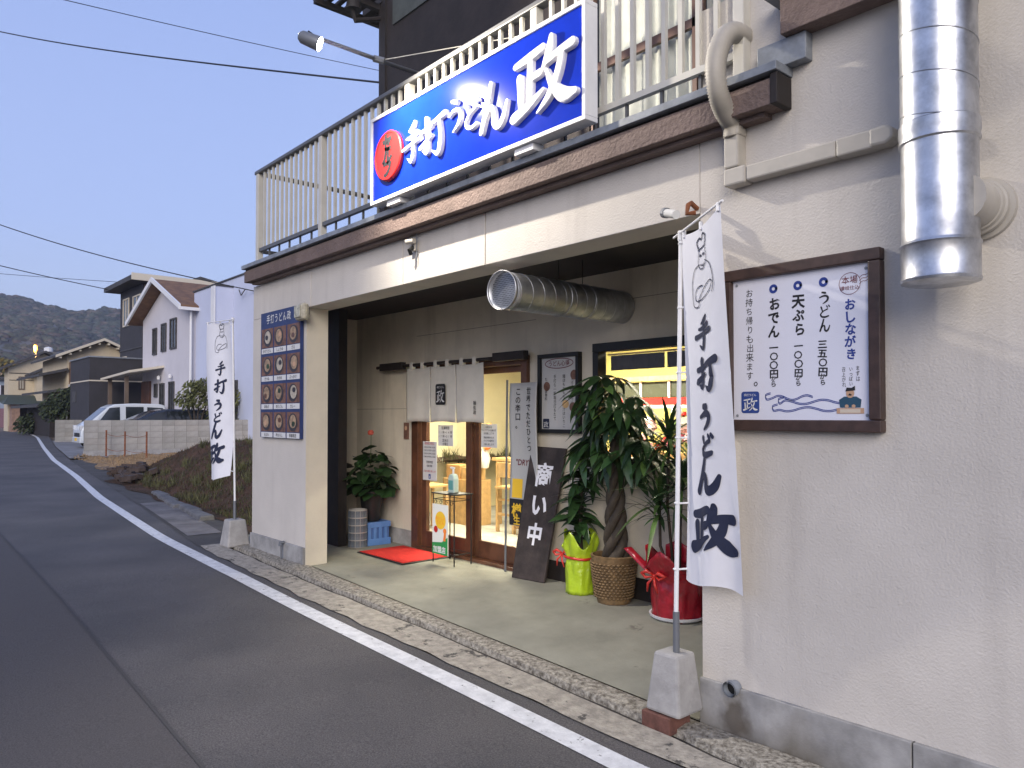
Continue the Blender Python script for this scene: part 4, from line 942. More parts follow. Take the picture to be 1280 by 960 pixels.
# plant in a black pot on the blue crate
cr = thing('bottle_crate', 'pale blue plastic crate under the black plant pot', 'crate', (-5.14, 1.10, FZ))
b = B(); x0, x1, y0, y1 = -5.31, -4.97, .96, 1.26
b.box(x0, x1, y0, y1, FZ, FZ+.02); b.out('bottom', 'crate', cr)
for nm, (a0, a1, b0, b1) in dict(f=(x0, x1, y0, y0+.012), k=(x0, x1, y1-.012, y1), l=(x0, x0+.012, y0+.0125, y1-.0125), r=(x1-.012, x1, y0+.0125, y1-.0125)).items():
    B().box(a0, a1, b0, b1, FZ+.19, FZ+.25).out('rim', 'crate', cr, bevel=.004)
    B().box(a0, a1, b0, b1, FZ+.02, FZ+.07).out('lower_band', 'crate', cr, bevel=.003)
    n = 4
    for k in range(n):
        t0, t1 = k/n+.02, k/n+.15
        if a1-a0 > .1: B().box(lerp(a0, a1, t0), lerp(a0, a1, t1), b0+.002, b1-.002, FZ+.07, FZ+.19).out('slat', 'crate', cr)
        else: B().box(a0+.002, a1-.002, lerp(b0, b1, t0), lerp(b0, b1, t1), FZ+.07, FZ+.19).out('slat', 'crate', cr)
B().box(x0+.014, x1-.014, y0+.014, y1-.014, FZ+.021, FZ+.245).out('inner_shade', mat('crate_shadow_blue', (.06, .13, .32), .6), cr)  # darker blue filler, painted as the shade inside the crate
PZ = FZ+.25
p1 = thing('potted_plant', 'broad leaved dark plant with one red flower in a black pot on the crate', 'plant', (-5.12, 1.10, PZ))
B().lathe(-5.12, 1.10, [(.085, PZ), (.09, PZ+.01), (.125, PZ+.30), (.135, PZ+.30), (.137, PZ+.33), (.122, PZ+.33), (.118, PZ+.29), (0, PZ+.29)], 28).out('pot', 'blackp', p1, smooth=True)
lm = [leafmesh('leaf', .16, .15, .18, .25), leafmesh('leaf', .13, .13, .3, .15), leafmesh('leaf', .18, .15, .1, .4)]
for k in range(11):
    a = random.uniform(0, 6.28); r_ = random.uniform(.05, .16)
    B().tube([(-5.12+.03*math.cos(a), 1.10+.03*math.sin(a), PZ+.28), (-5.12+r_*.6*math.cos(a), 1.10+r_*.5*math.sin(a), PZ+.42), (-5.12+r_*1.3*math.cos(a), 1.10+r_*.7*math.sin(a), PZ+random.uniform(.46, .62))], .006, 5).out('stem', 'stemg', p1)
for k in range(120):
    a = random.uniform(0, 6.28); rr_ = random.uniform(.03, .30); h = random.uniform(.30, .72)
    lim = .28 if h < .62 else .16
    rr_ = min(rr_, lim); xx = rr_*math.cos(a)*1.05 - (.10 if (h < .55 and k % 3 == 0) else 0); yy = rr_*math.sin(a)*.7
    inst(lm[k % 3], p1, orient((xx, max(-.3, min(.10, yy)), h), a + random.uniform(-.5, .5), random.uniform(-.6, .5), random.uniform(-.6, .6), random.uniform(.7, 1.1)), 'leaf')
for xx, h in ((-.30, .58), (-.34, .46), (-.25, .40), (-.36, .60), (-.28, .50)): inst(lm[0], p1, orient((xx+.05, -.05, h), 3.0 + random.uniform(-.5, .5), .1, .2), 'leaf')
for xx, h in ((.02, .80), (.12, .82), (-.08, .74), (.10, .76)): inst(lm[1], p1, orient((xx, 0, h), random.uniform(0, 6), -.2, .2), 'leaf')
B().tube([(-5.10, 1.08, PZ+.6), (-5.09, 1.08, PZ+.95)], .004, 5).out('flower_stem', 'stemg', p1)
B().lathe(-5.10, 1.08, [(0, PZ+.94), (.03, PZ+.95), (.036, PZ+.98), (.02, PZ+1.0), (0, PZ+.99)], 9).out('flower', mat('petal_red', (.45, .08, .05), .6), p1)
# tiled cylinder
tc = thing('tiled_stand', 'round ash stand covered in square blue grey tiles beside the crate', 'ash stand', (-5.02, .88, FZ))
B().lathe(-5.02, .88, [(.098, FZ), (.098, FZ+.40), (.09, FZ+.402), (.088, FZ+.37), (0, FZ+.37)], 40).out('core', 'grout', tc)
tm = bpy.data.meshes.new('tile'); tb = B()
P = []; ta = 2*math.pi/12*.86/2
for r_ in (.098, .104):
    for zz in (.006, .072):
        for k in range(4): a = lerp(-ta, ta, k/3); P.append((r_*math.cos(a), r_*math.sin(a), zz))
tb.idx(P, [(8+k, 9+k, 13+k, 12+k) for k in range(3)] + [(k, k+1, 9+k, 8+k) for k in range(3)] + [(4+k, 12+k, 13+k, 5+k) for k in range(3)] + [(0, 8, 12, 4), (3, 7, 15, 11)])
tm.from_pydata(tb.v, [], tb.f); tm.materials.append(M['tileg'])
for j in range(5):
    for k in range(12): inst(tm, tc, Matrix.Translation((0, 0, .002+.079*j)) @ Matrix.Rotation(2*math.pi*k/12, 4, 'Z'), 'tile')

# wire stand, sanitiser and hanging ice cream sign
ws_ = thing('wire_stand', 'tall black wire side table by the doors with scrolled rim', 'stand', (-3.63, 1.13, FZ))
x0, x1, y0, y1, zt = -3.81, -3.47, 1.02, 1.22, .795
for x in (x0, x1):
    for y in (y0, y1): B().tube([(x, y, FZ), (x, y, zt)], .006, 6).out('leg', 'black', ws_)
B().box(x0-.015, x1+.015, y0-.015, y1+.015, zt, zt+.012).out('top', 'blackp', ws_, bevel=.003)
for z in (zt-.05, .24):
    for p, q_ in (((x0, y0), (x1, y0)), ((x0, y1), (x1, y1)), ((x0, y0), (x0, y1)), ((x1, y0), (x1, y1))): B().tube([(*p, z), (*q_, z)], .004, 5).out('rail', 'black', ws_)
for k in range(4):
    xx = lerp(x0+.04, x1-.04, k/3)
    B().tube([(xx+.025*math.cos(a)*(1-a/14), y0, zt-.055-.022+.022*math.sin(a)*(1-a/14)) for a in [i*.6 for i in range(14)]], .0025, 4).out('scroll', 'black', ws_)
sb = thing('sanitizer_bottle', 'clear green hand sanitizer pump bottle standing on the wire table', 'bottle', (-3.62, 1.12, zt+.013))
bz = zt+.013
B().extr([(-.045, 0), (.045, 0), (.048, .01), (.048, .13), (.035, .165), (.016, .18), (-.016, .18), (-.035, .165), (-.048, .13), (-.048, .01)], 'y', -.03, .03)
o = B().extr([(-3.62+x, bz+z) for x, z in [(-.045, 0), (.045, 0), (.048, .01), (.048, .13), (.035, .165), (.016, .18), (-.016, .18), (-.035, .165), (-.048, .13), (-.048, .01)]], 'y', 1.09, 1.15)
o.out('body', mat('bottle_green_clear', (.50, .62, .56), .15), sb, bevel=.008)
B().box(-3.655, -3.585, 1.087, 1.0895, bz+.03, bz+.12).out('label', mat('label_teal', (.12, .35, .33), .5), sb)
B().tube([(-3.62, 1.12, bz+.18), (-3.62, 1.12, bz+.235)], .010, 8).tube([(-3.655, 1.115, bz+.238), (-3.60, 1.12, bz+.236)], .010, 8).out('pump', 'white', sb, smooth=True)
ic = thing('shop_flag', 'small green and white sign with yellow balloon hanging on the wire stand', 'sign', (-3.67, 1.01, .22))
B().box(-3.795, -3.545, 1.000, 1.008, .225, .70).out('sheet', mat('flag_white', (.70, .72, .68), .6), ic)
B().m(0).face([(-3.795, .9985, .225), (-3.545, .9985, .225), (-3.545, .9985, .40), (-3.64, .9985, .345), (-3.795, .9985, .33)]).out('green_field', 'green', ic, fix=False)
B().disc((-3.66, .9978, .55), .085, rx=1).out('yellow_balloon', 'yellow', ic, fix=False)
b = B(); row(b, 'おいしい', -3.66, .57, .04, wall_xz(.997), .015); b.out('lettering', 'orange', ic, fix=False); b = B(); row(b, 'うどん', -3.66, .53, .042, wall_xz(.997), .015); b.out('lettering', 'orange', ic, fix=False)
B().disc((-3.735, .9972, .46), .032).out('red_spot', 'red', ic, fix=False)
b = B(); row(b, '加盟店', -3.675, .272, .068, wall_xz(.9975), .02); b.out('lettering', 'white', ic, fix=False)
b = B(); b.face([(-3.615, .9965, .36), (-3.60, .9965, .44), (-3.57, .9965, .44), (-3.575, .9965, .36)]); b.disc((-3.588, .9960, .455), .026); b.out('cone_print', 'orange', ic, fix=False)

# grey white advertising flag on a thin pole
bf = thing('drink_flag', 'pale drink advertising flag on a thin pole behind the leaning board', 'flag', (-2.99, 1.27, FZ))
B().tube([(-2.99, 1.24, FZ), (-2.975, 1.25, 1.87)], .010, 8).out('pole', 'grey', bf, smooth=True)
def bfs(a, d): return (a, 1.262 + .02*math.sin((a+3)*9) + .008*math.sin(d*7), d)
B().grid(lambda u, v: bfs(lerp(-2.96, -2.58, u), lerp(.56, 1.84, v)), 14, 20).out('flag_cloth', mat('flag_grey', (.42, .42, .41), .85), bf, smooth='all', solid=.002)
f1 = lambda a, d: (bfs(a, d)[0], bfs(a, d)[1]-.005, d)
write(bf, 'ink', '世界でただひとつ', -2.70, 1.80, .072, f1, .012); write(bf, 'ink', 'この辛口。', -2.85, 1.80, .075, f1, .012)
b = B(); latin(b, '"DRY"', -2.80, 1.13, .055, f1, .01, .2); b.out('lettering', 'maroon', bf, fix=False)
b = B(); b.idx([f1(a, d) for a, d in ((-2.955, .56), (-2.66, .56), (-2.66, .70), (-2.955, .70))], [(0, 1, 2, 3)]); B().grid(lambda u, v: (lambda p: (p[0], p[1]-.004, p[2]))(bfs(lerp(-2.955, -2.72, u), lerp(.565, .80, v))), 4, 3).out('black_field', 'ink', bf, fix=False)
b = B(); put(b, '樽', -2.86, .70, .13, lambda a, d: (a, bfs(a, d)[1]-.008, d), .02); b.out('lettering', 'yellow', bf, fix=False); b = B(); put(b, '生', -2.86, .61, .09, lambda a, d: (a, bfs(a, d)[1]-.008, d), .02); b.out('lettering', 'yellow', bf, fix=False)
B().grid(lambda u, v: (lambda p: (p[0], p[1]-.004, p[2]))(bfs(lerp(-2.93, -2.80, u), lerp(.81, .98, v))), 4, 3).out('beer_print', 'yellow', bf, fix=False)

# leaning plank signboard
lb = thing('leaning_signboard', 'weathered dark plank with three white characters leaning on the wall', 'sign', (-2.68, 1.18, FZ))
c0, c1, c2, c3 = Vector((-2.77, 1.12, FZ)), Vector((-2.41, 1.17, FZ)), Vector((-2.29, 1.315, 1.27)), Vector((-2.69, 1.285, 1.28))
def lbs(a, d, h=0):
    p = c0.lerp(c1, a).lerp(c3.lerp(c2, a), d); n = (c1-c0).cross(c3-c0).normalized(); return tuple(p + n*h)
b = B(); b.hexa([lbs(0, 0, -.03), lbs(1, 0, -.03), lbs(1, 0, 0), lbs(0, 0, 0), lbs(0, 1, -.03), lbs(1, 1, -.03), lbs(1, 1, 0), lbs(0, 1, 0)]); b.out('plank', 'boardw', lb, bevel=.008)
for ch, v0, s in (('商', .79, .54), ('い', .565, .54), ('中', .345, .50)):
    b = B(); P_, F_ = cell(ch, .034)
    b.idx([lbs(.52 + (a-.5)*s*.95, v0 + (d-.5)*s*.345, .004) for a, d in P_], F_); b.out('character', 'cloth', lb, fix=False)

# gift plants
def wrapped(name, label, x, y, r_, h, m, flare, parts):
    t = thing(name, label, 'plant', (x, y, FZ))
    b = B(); seg = 48; P = []; rows_ = 14
    for j in range(rows_+1):
        v = j/rows_; z = FZ + h*v; base = r_*(1.0 + .10*v + (flare*max(0, v-.72)/.28 if v > .72 else 0) - .10*math.exp(-((v-.66)/.08)**2))
        for k in range(seg):
            a = 2*math.pi*k/seg
            rr2 = base*(1 + .045*math.sin(a*7+v*4) + .035*math.sin(a*13-v*6) + .02*math.sin(a*23))
            zz = z + (h*.16*math.sin(a*4+1)*max(0, (v-.75)/.25))
            P.append((x + rr2*math.cos(a), y + rr2*math.sin(a), zz))
    b.idx(P, [(j*seg+k, j*seg+(k+1) % seg, (j+1)*seg+(k+1) % seg, (j+1)*seg+k) for j in range(rows_) for k in range(seg)])
    b.out('wrapping', m, t, smooth='all', solid=.002)
    B().lathe(x, y, [(r_*.85, FZ), (r_*.9, FZ+h*.62), (0, FZ+h*.62)], 20).out('soil_pot', 'soil', t)
    return t
def bow(t, x, y, z, s, m='ribbon'):
    for sx_, k in ((-1, .9), (1, .8)):
        B().tube([(x, y, z), (x+sx_*s*.5, y-.03, z+s*.35*k), (x+sx_*s, y-.02, z+s*.1), (x+sx_*s*.6, y-.03, z-s*.15), (x, y, z)], [.006, s*.14, s*.16, s*.10, .006], 8).out('bow_loop', m, t, smooth='all')
        B().tube([(x, y-.01, z), (x+sx_*s*.3, y-.04, z-s*.5), (x+sx_*s*.45, y-.03, z-s*1.1)], [.006, s*.10, s*.06], 5).out('ribbon_tail', m, t, smooth='all')
    B().lathe(x, y-.01, [(0, z-s*.14), (s*.14, z), (0, z+s*.14)], 8).out('knot', m, t, smooth='all')
# dracaena in lime wrapping
gx_, gy_ = -1.98, 1.17
d1 = wrapped('gift_plant', 'bushy dark plant in shiny lime green wrapping with a red ribbon', gx_, gy_, .112, .43, 'gwrap', .18, 0)
B().tube([(gx_+.119*math.cos(a), gy_+.119*math.sin(a), FZ+.285+.004*math.sin(a*3)) for a in [k*math.pi/16 for k in range(33)]], .011, 6).out('ribbon', 'ribbon', d1, smooth='all')
bow(d1, gx_-.125, gy_-.07, FZ+.30, .09)
dl = [leafmesh('leaf', .21, .085, .3, .5), leafmesh('leaf', .25, .09, .3, .9), leafmesh('leaf', .18, .075, .3, .3)]
B().tube([(gx_, gy_, FZ+.25), (gx_+.01, gy_, FZ+.95)], .018, 8).out('trunk', 'stem', d1, smooth=True)
B().tube([(gx_-.04, gy_, FZ+.25), (gx_-.05, gy_+.02, FZ+.75)], .015, 8).out('trunk', 'stem', d1, smooth=True)
for k in range(130):
    h = random.uniform(.42, 1.02); a = k*2.4 + random.uniform(-.3, .3)
    q_ = (-.05 if h < .75 and k % 2 else .01)
    dv = Vector((q_, 0, h)); s_ = random.uniform(.7, 1.05)
    if math.sin(a) > .3: s_ *= .7
    if math.cos(a) < -.3: s_ *= .72
    inst(dl[k % 3], d1, orient(dv, a, random.uniform(.0, .9), random.uniform(-.5, .5), s_), 'leaf')
# pachira in a woven basket
px_, py_ = -1.61, 1.15
p2 = thing('money_tree', 'tall braided trunk plant with drooping leaves in a round wicker basket', 'plant', (px_, py_, FZ))
B().lathe(px_, py_, [(.125, FZ), (.13, FZ+.02), (.165, FZ+.30), (.172, FZ+.34), (.176, FZ+.355), (.16, FZ+.36), (.155, FZ+.31), (0, FZ+.30)], 40).out('basket', 'wicker', p2, smooth=True)
b = B()
for j in range(13):
    z = FZ+.05+.021*j; r_ = .130+.035*(z-FZ)/.30
    for k in range(30):
        a = 2*math.pi*(k + (j % 2)*.5)/30
        if (j+k) % 1 == 0:
            c = Vector((px_+(r_+.002)*math.cos(a), py_+(r_+.002)*math.sin(a), z)); tx = Vector((-math.sin(a), math.cos(a), 0))
            b.tube([tuple(c - tx*.016), tuple(c + Vector((math.cos(a), math.sin(a), 0))*.008), tuple(c + tx*.016)], [.003, .009, .003], 5)
b.out('weave', 'wicker', p2, smooth='all', kind='stuff')
B().disc((px_, py_, FZ+.31), .154, 'z', 20).out('soil', 'soil', p2)
for ph in range(4):
    B().tube([(px_+.02+.045*(1.5-i/24)*math.cos(i*.42+ph*1.57), py_+.045*(1.5-i/24)*math.sin(i*.42+ph*1.57), FZ+.28+.95*i/24) for i in range(25)], [.044-.022*i/24 for i in range(25)], 8).out('trunk', 'stem', p2, smooth='all')
pm2 = [leafmesh('leaflet', .24, .075, .35, .55, 'leaf', 7), leafmesh('leaflet', .20, .065, .35, .35, 'leafl', 7), leafmesh('leaflet', .26, .075, .3, .8, 'leaf', 7)]
nb = 0
for k in range(49):
    a = k*2.4; el = random.uniform(-.15, 1.2); L2 = random.uniform(.10, .34)
    h0_ = 1.16 + .36*math.sin(el)*1.0 + random.uniform(-.42, .14)
    r2 = L2*math.cos(el)
    tip = Vector((.02 + r2*1.1*math.cos(a), min(.06, r2*math.sin(a)*.9), h0_ + .12))
    B().tube([(px_+.02, py_, FZ+1.12+.1*(k % 3)), (px_+.02+tip.x*.5, py_+tip.y*.5, FZ+tip.z*.98), (px_+tip.x, py_+tip.y, FZ+tip.z)], .0035, 4).out('leaf_stalk', 'stemg', p2)
    for j in range(6):
        nb += 1
        aa = a + (j-2.5)*.62
        inst(pm2[(k+j) % 3 if (k % 4 == 0) else (0 if j % 2 else 2)], p2, orient(tip, aa, random.uniform(-.55, .35), random.uniform(-.4, .4), random.uniform(.75, 1.05)*(.65 if math.sin(aa) > .3 else 1)), 'leaflet')
# marginata in red wrapping on a white saucer
rx_, ry_ = -1.02, 1.15
d2 = wrapped('gift_plant', 'spiky leaved plant in dark red wrapping standing on a white saucer', rx_, ry_, .165, .42, 'rwrap', .30, 0)
d2.location.z = FZ
B().lathe(rx_, ry_, [(.15, FZ-.012), (.19, FZ+.012), (.196, FZ+.03), (.185, FZ+.03), (.16, FZ+.004), (0, FZ+.004)], 36).out('saucer', 'white', d2, smooth=True)
bow(d2, rx_-.06, ry_-.17, FZ+.30, .10)
B().grid(lambda u, v: (rx_-.12-.20*v+.03*math.sin(u*9), ry_-.20+.25*u, FZ+.33+.14*v*math.sin(1.2+u*2.5)), 12, 8).out('wrapping_flap', 'rwrap', d2, smooth='all', solid=.002)
B().grid(lambda u, v: (rx_-.14+.30*u, ry_+.05+.04*math.sin(u*8), FZ+.38+.17*v*(1-abs(u-.4))), 12, 6).out('wrapping_flap', 'rwrap', d2, smooth='all', solid=.002)
ml = [leafmesh('leaf', .32, .034, .2, .35, 'leaf'), leafmesh('leaf', .36, .036, .2, .8, 'leafl'), leafmesh('leaf', .28, .03, .2, .15, 'leaf')]
for (tx, ty, th, n_) in ((-.08, .02, 1.28, 90), (.06, -.02, 1.02, 70), (-.13, -.03, .80, 60)):
    B().tube([(rx_+tx*.3, ry_, FZ+.26), (rx_+tx*.9-.02, ry_+ty*.5, FZ+th*.6), (rx_+tx, ry_+ty, FZ+th)], .011, 7).out('trunk', 'stem', d2, smooth='all')
    for k in range(n_):
        a = k*2.4; inst(ml[k % 3], d2, orient((tx, ty, th + random.uniform(-.16, .05)), a, random.uniform(-.2, 1.35), 0, random.uniform(.6, 1.0)*(.75 if math.sin(a) > .35 else 1)), 'leaf')

# ================================================================== tall banners
def cook_lines(b, fn, u, v, s):
    """line drawing of a cook with folded arms; fn(a, b_up, h)"""
    L = lambda pts, w_=.02: line2(b, [(u + a*s*1.45, v + d*s) for a, d in pts], w_*s, fn)
    L([(-.12, .62), (-.34, .55), (-.46, .25), (-.46, -.1), (-.40, -.42), (-.20, -.46), (-.16, -.30)], .028)
    L([(.14, .66), (.34, .50), (.46, .22), (.50, -.12), (.44, -.26)], .028)
    L([(-.20, -.30), (.05, -.05), (.36, .06), (.44, -.05), (.30, -.20), (-.05, -.30), (-.28, -.30), (-.34, -.10), (-.20, .05), (.0, .05)], .028)
    L([(-.13, .98), (-.17, .68), (-.08, .50), (.10, .50), (.19, .68), (.16, .98)], .028)
    L([(-.06, .60), (.03, .56), (.11, .60)], .035)
    L([(-.16, 1.0), (.16, 1.04)], .035)
    L([(-.15, 1.04), (-.22, 1.22), (-.10, 1.30), (.0, 1.24), (.06, 1.36), (.18, 1.28), (.15, 1.08)], .05)
    for a in (-.06, .08): b.idx([fn(u + s*1.45*(a + .045*math.cos(q)), v + s*(.84 + .035*math.sin(q)), .0008) for q in [k*math.pi/5 for k in range(10)]], [tuple(range(10))])
def banner(name, label, base, pole_top, S, W, H, chars, flip=False, brickb=False, bh=.29, bw=.125, group='tall shop banners'):
    """S(u, v) the cloth surface, v measured DOWN"""
    bx_, by_, bz_ = base
    bs = thing('banner_base', label[1], 'concrete block', (bx_, by_, bz_), 'concrete banner blocks')
    z0 = bz_
    if brickb:
        B().box(bx_-bw-.012, bx_+bw*.55, by_-bw-.012, by_+bw*.5, z0-.03, z0+.055).out('brick', 'brick', bs, bevel=.004); z0 += .058
    q_ = bw*.70
    B().hexa([(bx_-bw, by_-bw, z0), (bx_+bw, by_-bw, z0), (bx_+bw, by_+bw, z0), (bx_-bw, by_+bw, z0), (bx_-q_, by_-q_, z0+bh), (bx_+q_, by_-q_, z0+bh), (bx_+q_, by_+q_, z0+bh), (bx_-q_, by_+q_, z0+bh)]).out('block', 'conc', bs, bevel=.015)
    t = thing(name, label[0], 'banner', (pole_top[0], pole_top[1], z0+bh))
    px0, py0 = bx_+.02, by_-.01
    B().tube([(px0, py0, z0+bh-.06), (px0, py0, z0+bh+.20)], .0165, 12).out('pole_foot', 'grey', t, smooth=True)
    B().tube([(px0, py0, z0+bh+.20), tuple(pole_top)], .0115, 12).out('pole', 'white', t, smooth=True)
    B().tube([(pole_top[0], pole_top[1], pole_top[2]-.02), (pole_top[0], pole_top[1], pole_top[2]+.03)], .016, 10).out('pole_cap', 'white', t)
    a0 = Vector(S(-.22, 0)); a1 = Vector(S(1.04, 0)); up_ = Vector((0, 0, .018))
    B().tube([tuple(a0+up_), tuple(a1+up_)], .006, 8).out('cross_bar', 'white', t, smooth=True)
    cl = B().grid(lambda u, v: S(u, v), 26, 70).out('cloth', 'cloth', t, smooth='all')
    for k in range(6):
        v = .02 + k*.19
        if v > 1: break
        c = Vector(S(0, v)); p = Vector((lerp(pole_top[0], px0, v), lerp(pole_top[1], py0, v), c.z)); d_ = (c-p)
        B().tube([tuple(p - Vector((.014, 0, 0))), tuple(p + Vector((0, -.014, 0))), tuple(c + d_*.05)], .005, 6).out('loop', 'white', t)
    for u_ in (.05, .5, .95):
        c = Vector(S(u_, 0)); B().tube([tuple(c + Vector((0, 0, -.012))), tuple(c + Vector((0, 0, .026)))], .010, 6).out('top_loop', 'white', t)
    C_ = Vector(cam.location)
    def fn(a, d, h):                       # a across in metres, d up in metres from the cloth foot
        u, v = a/W, 1 - d/H
        p = Vector(S(u, v)); n = (Vector(S(u+.01, v)) - p).cross(Vector(S(u, v+.01)) - p).normalized()
        if n.y > 0: n = -n
        return tuple(p + n*(.003 + h))
    b = B(); cook_lines(b, fn, *chars['cook']); b.out('printed_cook', 'navy', t, fix=False)
    for ch, uc, wd, v0, v1 in chars['list']:
        b = B(); brush(b, ch, (uc - wd/2)*W, (uc + wd/2)*W, H*(1-v1), H*(1-v0), fn, wk=1.28); b.out('character', 'navy', t, fix=False)
    return t
# near banner: hangs from a bar that points at the viewer
PT = Vector((-.058, -.085, 2.45)); T1 = Vector((.335, -.33, 2.475)); 
B0 = Vector((-.055, -.085, .735)); B1 = Vector((.262, -.085, .715))
def S1(u, v):
    a = PT.lerp(B0, v); c = T1.lerp(B1, v)
    p = a.lerp(c, u) + Vector((.016, -.012, 0))
    n = Vector((.88, .47, 0))
    amp = .006 + .018*v
    n = Vector((.5, .86, 0)); p = p + n*(amp*math.sin(u*5.5 + v*2.2) + .010*v*math.sin(u*13 + v*4)) + Vector((0, 0, -.025*math.sin(math.pi*max(0, min(1, u)))*(1-v) - .012*math.sin(u*7)*v))
    for vf in (.42, .62, .78): p = p + n*.0035*math.exp(-((v-vf)/.006)**2)
    return tuple(p)
CH = [('手', .50, .40, .245, .335), ('打', .56, .46, .362, .452), ('う', .52, .34, .490, .560), ('ど', .54, .34, .575, .635), ('ん', .52, .50, .640, .735), ('政', .56, .68, .775, .900)]
H1 = 1.75; W1 = .46
banner('shop_banner', ('tall white shop banner with navy brush characters at the right corner of the opening', 'tapered concrete block on a red brick at the right corner of the opening'), (-.08, -.125, .03), PT, S1, W1, H1,
       {'cook': (.235, H1*(1-.165), .185), 'list': CH}, brickb=True, bw=.103)
# far banner beyond the left pier, seen from the side
PT2 = Vector((-6.10, -.08, 2.60))
def S2(u, v):
    x = -6.115 - u*(.60 + .06*v); y = -.10 - .03*u + (.02 + .05*v)*math.sin(u*5 + v*3)
    return (x, y, 2.585 - 1.70*v - .10*u*v + .02*u - .03*math.sin(u*3)*v)
CH2 = [(c, 1-u_, w_, a, d) for c, u_, w_, a, d in CH]
def S2f(u, v): return S2(1-u, v)
def banner2():
    global S2g
    # the cloth's free side is on the left, so u runs from the free side to the pole for the writing
    def SS(u, v): return S2(u, v)
    t = banner('shop_banner', ('farther white shop banner with its cloth flying left, beyond the left pier', 'pale concrete block beside the left pier holding the farther banner'), (-6.02, -.07, .125), PT2, SS, -.60, 1.70,
       {'cook': (-.26 * 1, 1.70*(1-.14), .17), 'list': []})
    def fn(a, d, h):
        p = Vector(S2(1 - a/.60, 1 - d/1.70)); return (p.x, p.y - .004 - h, p.z)
    for ch, uc, wd, v0, v1 in CH:
        uc, wd = .585 + (uc-.52)*.4, wd*.62; b = B(); brush(b, ch, (uc-wd/2)*.60, (uc+wd/2)*.60, 1.70*(1-v1), 1.70*(1-v0), fn, wk=1.25); b.out('character', 'navy', t, fix=False)
banner2()
# ================================================================== beyond the shop: yard wall, cars, houses
def block_wall(name, label, x, y0, ny, nz, z0, foot, grp=None):
    t = thing(name, label, 'wall', (x, y0, z0))
    B().box(x-.11, x, y0-.01, y0+ny*.40+.3, z0-.2, z0+foot).out('footing', 'conc', t)
    B().box(x-.10, x-.008, y0, y0+ny*.40, z0+foot, z0+foot+nz*.20-.004).out('mortar', 'mortar', t)
    mb = B().box(-.11, .0, .004, .394, .004, .194); me = bpy.data.meshes.new('concrete_block'); me.from_pydata(mb.v, [], mb.f); me.materials.append(M['block'])
    ms = [me]
    for c in ((.38, .365, .34), (.335, .325, .30), (.37, .35, .32)):
        m2 = me.copy(); m2.materials[0] = mat('concrete_block_%d' % int(c[0]*100), c, .9, var=.12, vs=4, bump=.5, bs=40, spec=.2); ms.append(m2)
    for k in range(ny):
        for j in range(nz): inst(random.choice(ms), t, Matrix.Translation((random.uniform(-.004, .004), k*.40, foot+j*.20)), 'concrete_block')
    return t
block_wall('block_wall', 'long pale concrete block wall before the parked van and car', -25.5, 2.40, 24, 5, .20, .19)
block_wall('block_wall', 'short grey concrete block wall on the far side of the parking yard', -39.5, 4.0, 6, 5, .25, .08)
# stakes with wire
tk = []
for (x, y, h, lab) in ((-25.2, 2.98, .86, 'rusty stake nearest the end of the block wall'), (-24.3, 3.32, .80, 'middle one of the three rusty stakes by the block wall'), (-22.2, 3.40, .82, 'rusty stake nearest the earth mound, right of the other two')):
    z = mound(x, y); t = thing('rusty_stake', lab, 'stake', (x, y, z), 'rusty stakes on the dry ground')
    B().tube([(x, y, z-.05), (x, y, z+h)], .026, 7).out('stake', 'rust', t); tk.append((x, y, z+h-.12))
for k, (p, q_) in enumerate(((tk[0], tk[1]), (tk[1], tk[2]))):
    for dz in (0, -.48):
        B().tube([(lerp(p[0], q_[0], i/8), lerp(p[1], q_[1], i/8), lerp(p[2], q_[2], i/8)+dz - .06*math.sin(math.pi*i/8)) for i in range(9)], .008, 4).out('slack_wire', 'rust', None)
for o, l_ in zip([o for o in COL.objects if o.name.startswith('slack_wire')], ('upper slack rusty wire between the two left stakes', 'lower slack rusty wire between the two left stakes', 'upper slack rusty wire between the two right stakes', 'lower slack rusty wire between the two right stakes')):
    tag(o, l_, 'wire', 'wires between the stakes')
# heap of old bricks and boards at the foot of the mound
bp_ = thing('brick_heap', 'small heap of dark old bricks and boards at the road side of the mound', 'bricks', (-15.6, 1.1, .15))
bk = B().box(-.10, .10, -.05, .05, 0, .06); bme = bpy.data.meshes.new('brick'); bme.from_pydata(bk.v, [], bk.f); bme.materials.append(mat('old_brick', (.06, .042, .036), .9, var=.4, vs=9, bump=.5, bs=60))
for k in range(46):
    x = random.uniform(-17.0, -14.0); y = .88 + (-x-14.2)*.10 + random.uniform(0, .55)
    inst(bme, bp_, Matrix.Translation((x+15.6, y-1.1, mound(x, y)-.13+random.uniform(-.02, .10))) @ Matrix.Rotation(random.uniform(-.7, .7), 4, 'Z') @ Matrix.Rotation(random.uniform(-.35, .35), 4, 'X') @ Matrix.Scale(random.uniform(1, 1.6), 4), 'brick')
ks = thing('kerb_stones', 'row of old grey kerb stones lying at the foot of the mound', 'kerb stones', (-10, .5, .13))
for k in range(5):
    x = -8.15 - .82*k; y = ysm(EDGE, x) + .48 + random.uniform(-.04, .04)
    B().hexa([(x, y-.11, .10), (x-.76, y-.02, .10), (x-.76, y+.16, .10), (x, y+.12, .10), (x, y-.09, .20), (x-.76, y, .205), (x-.76, y+.14, .21), (x, y+.10, .205)]).out('kerb_stone', mat('old_kerb', (.12, .12, .125), .9, var=.35, vs=8, bump=.6, bs=50), ks, bevel=.02)

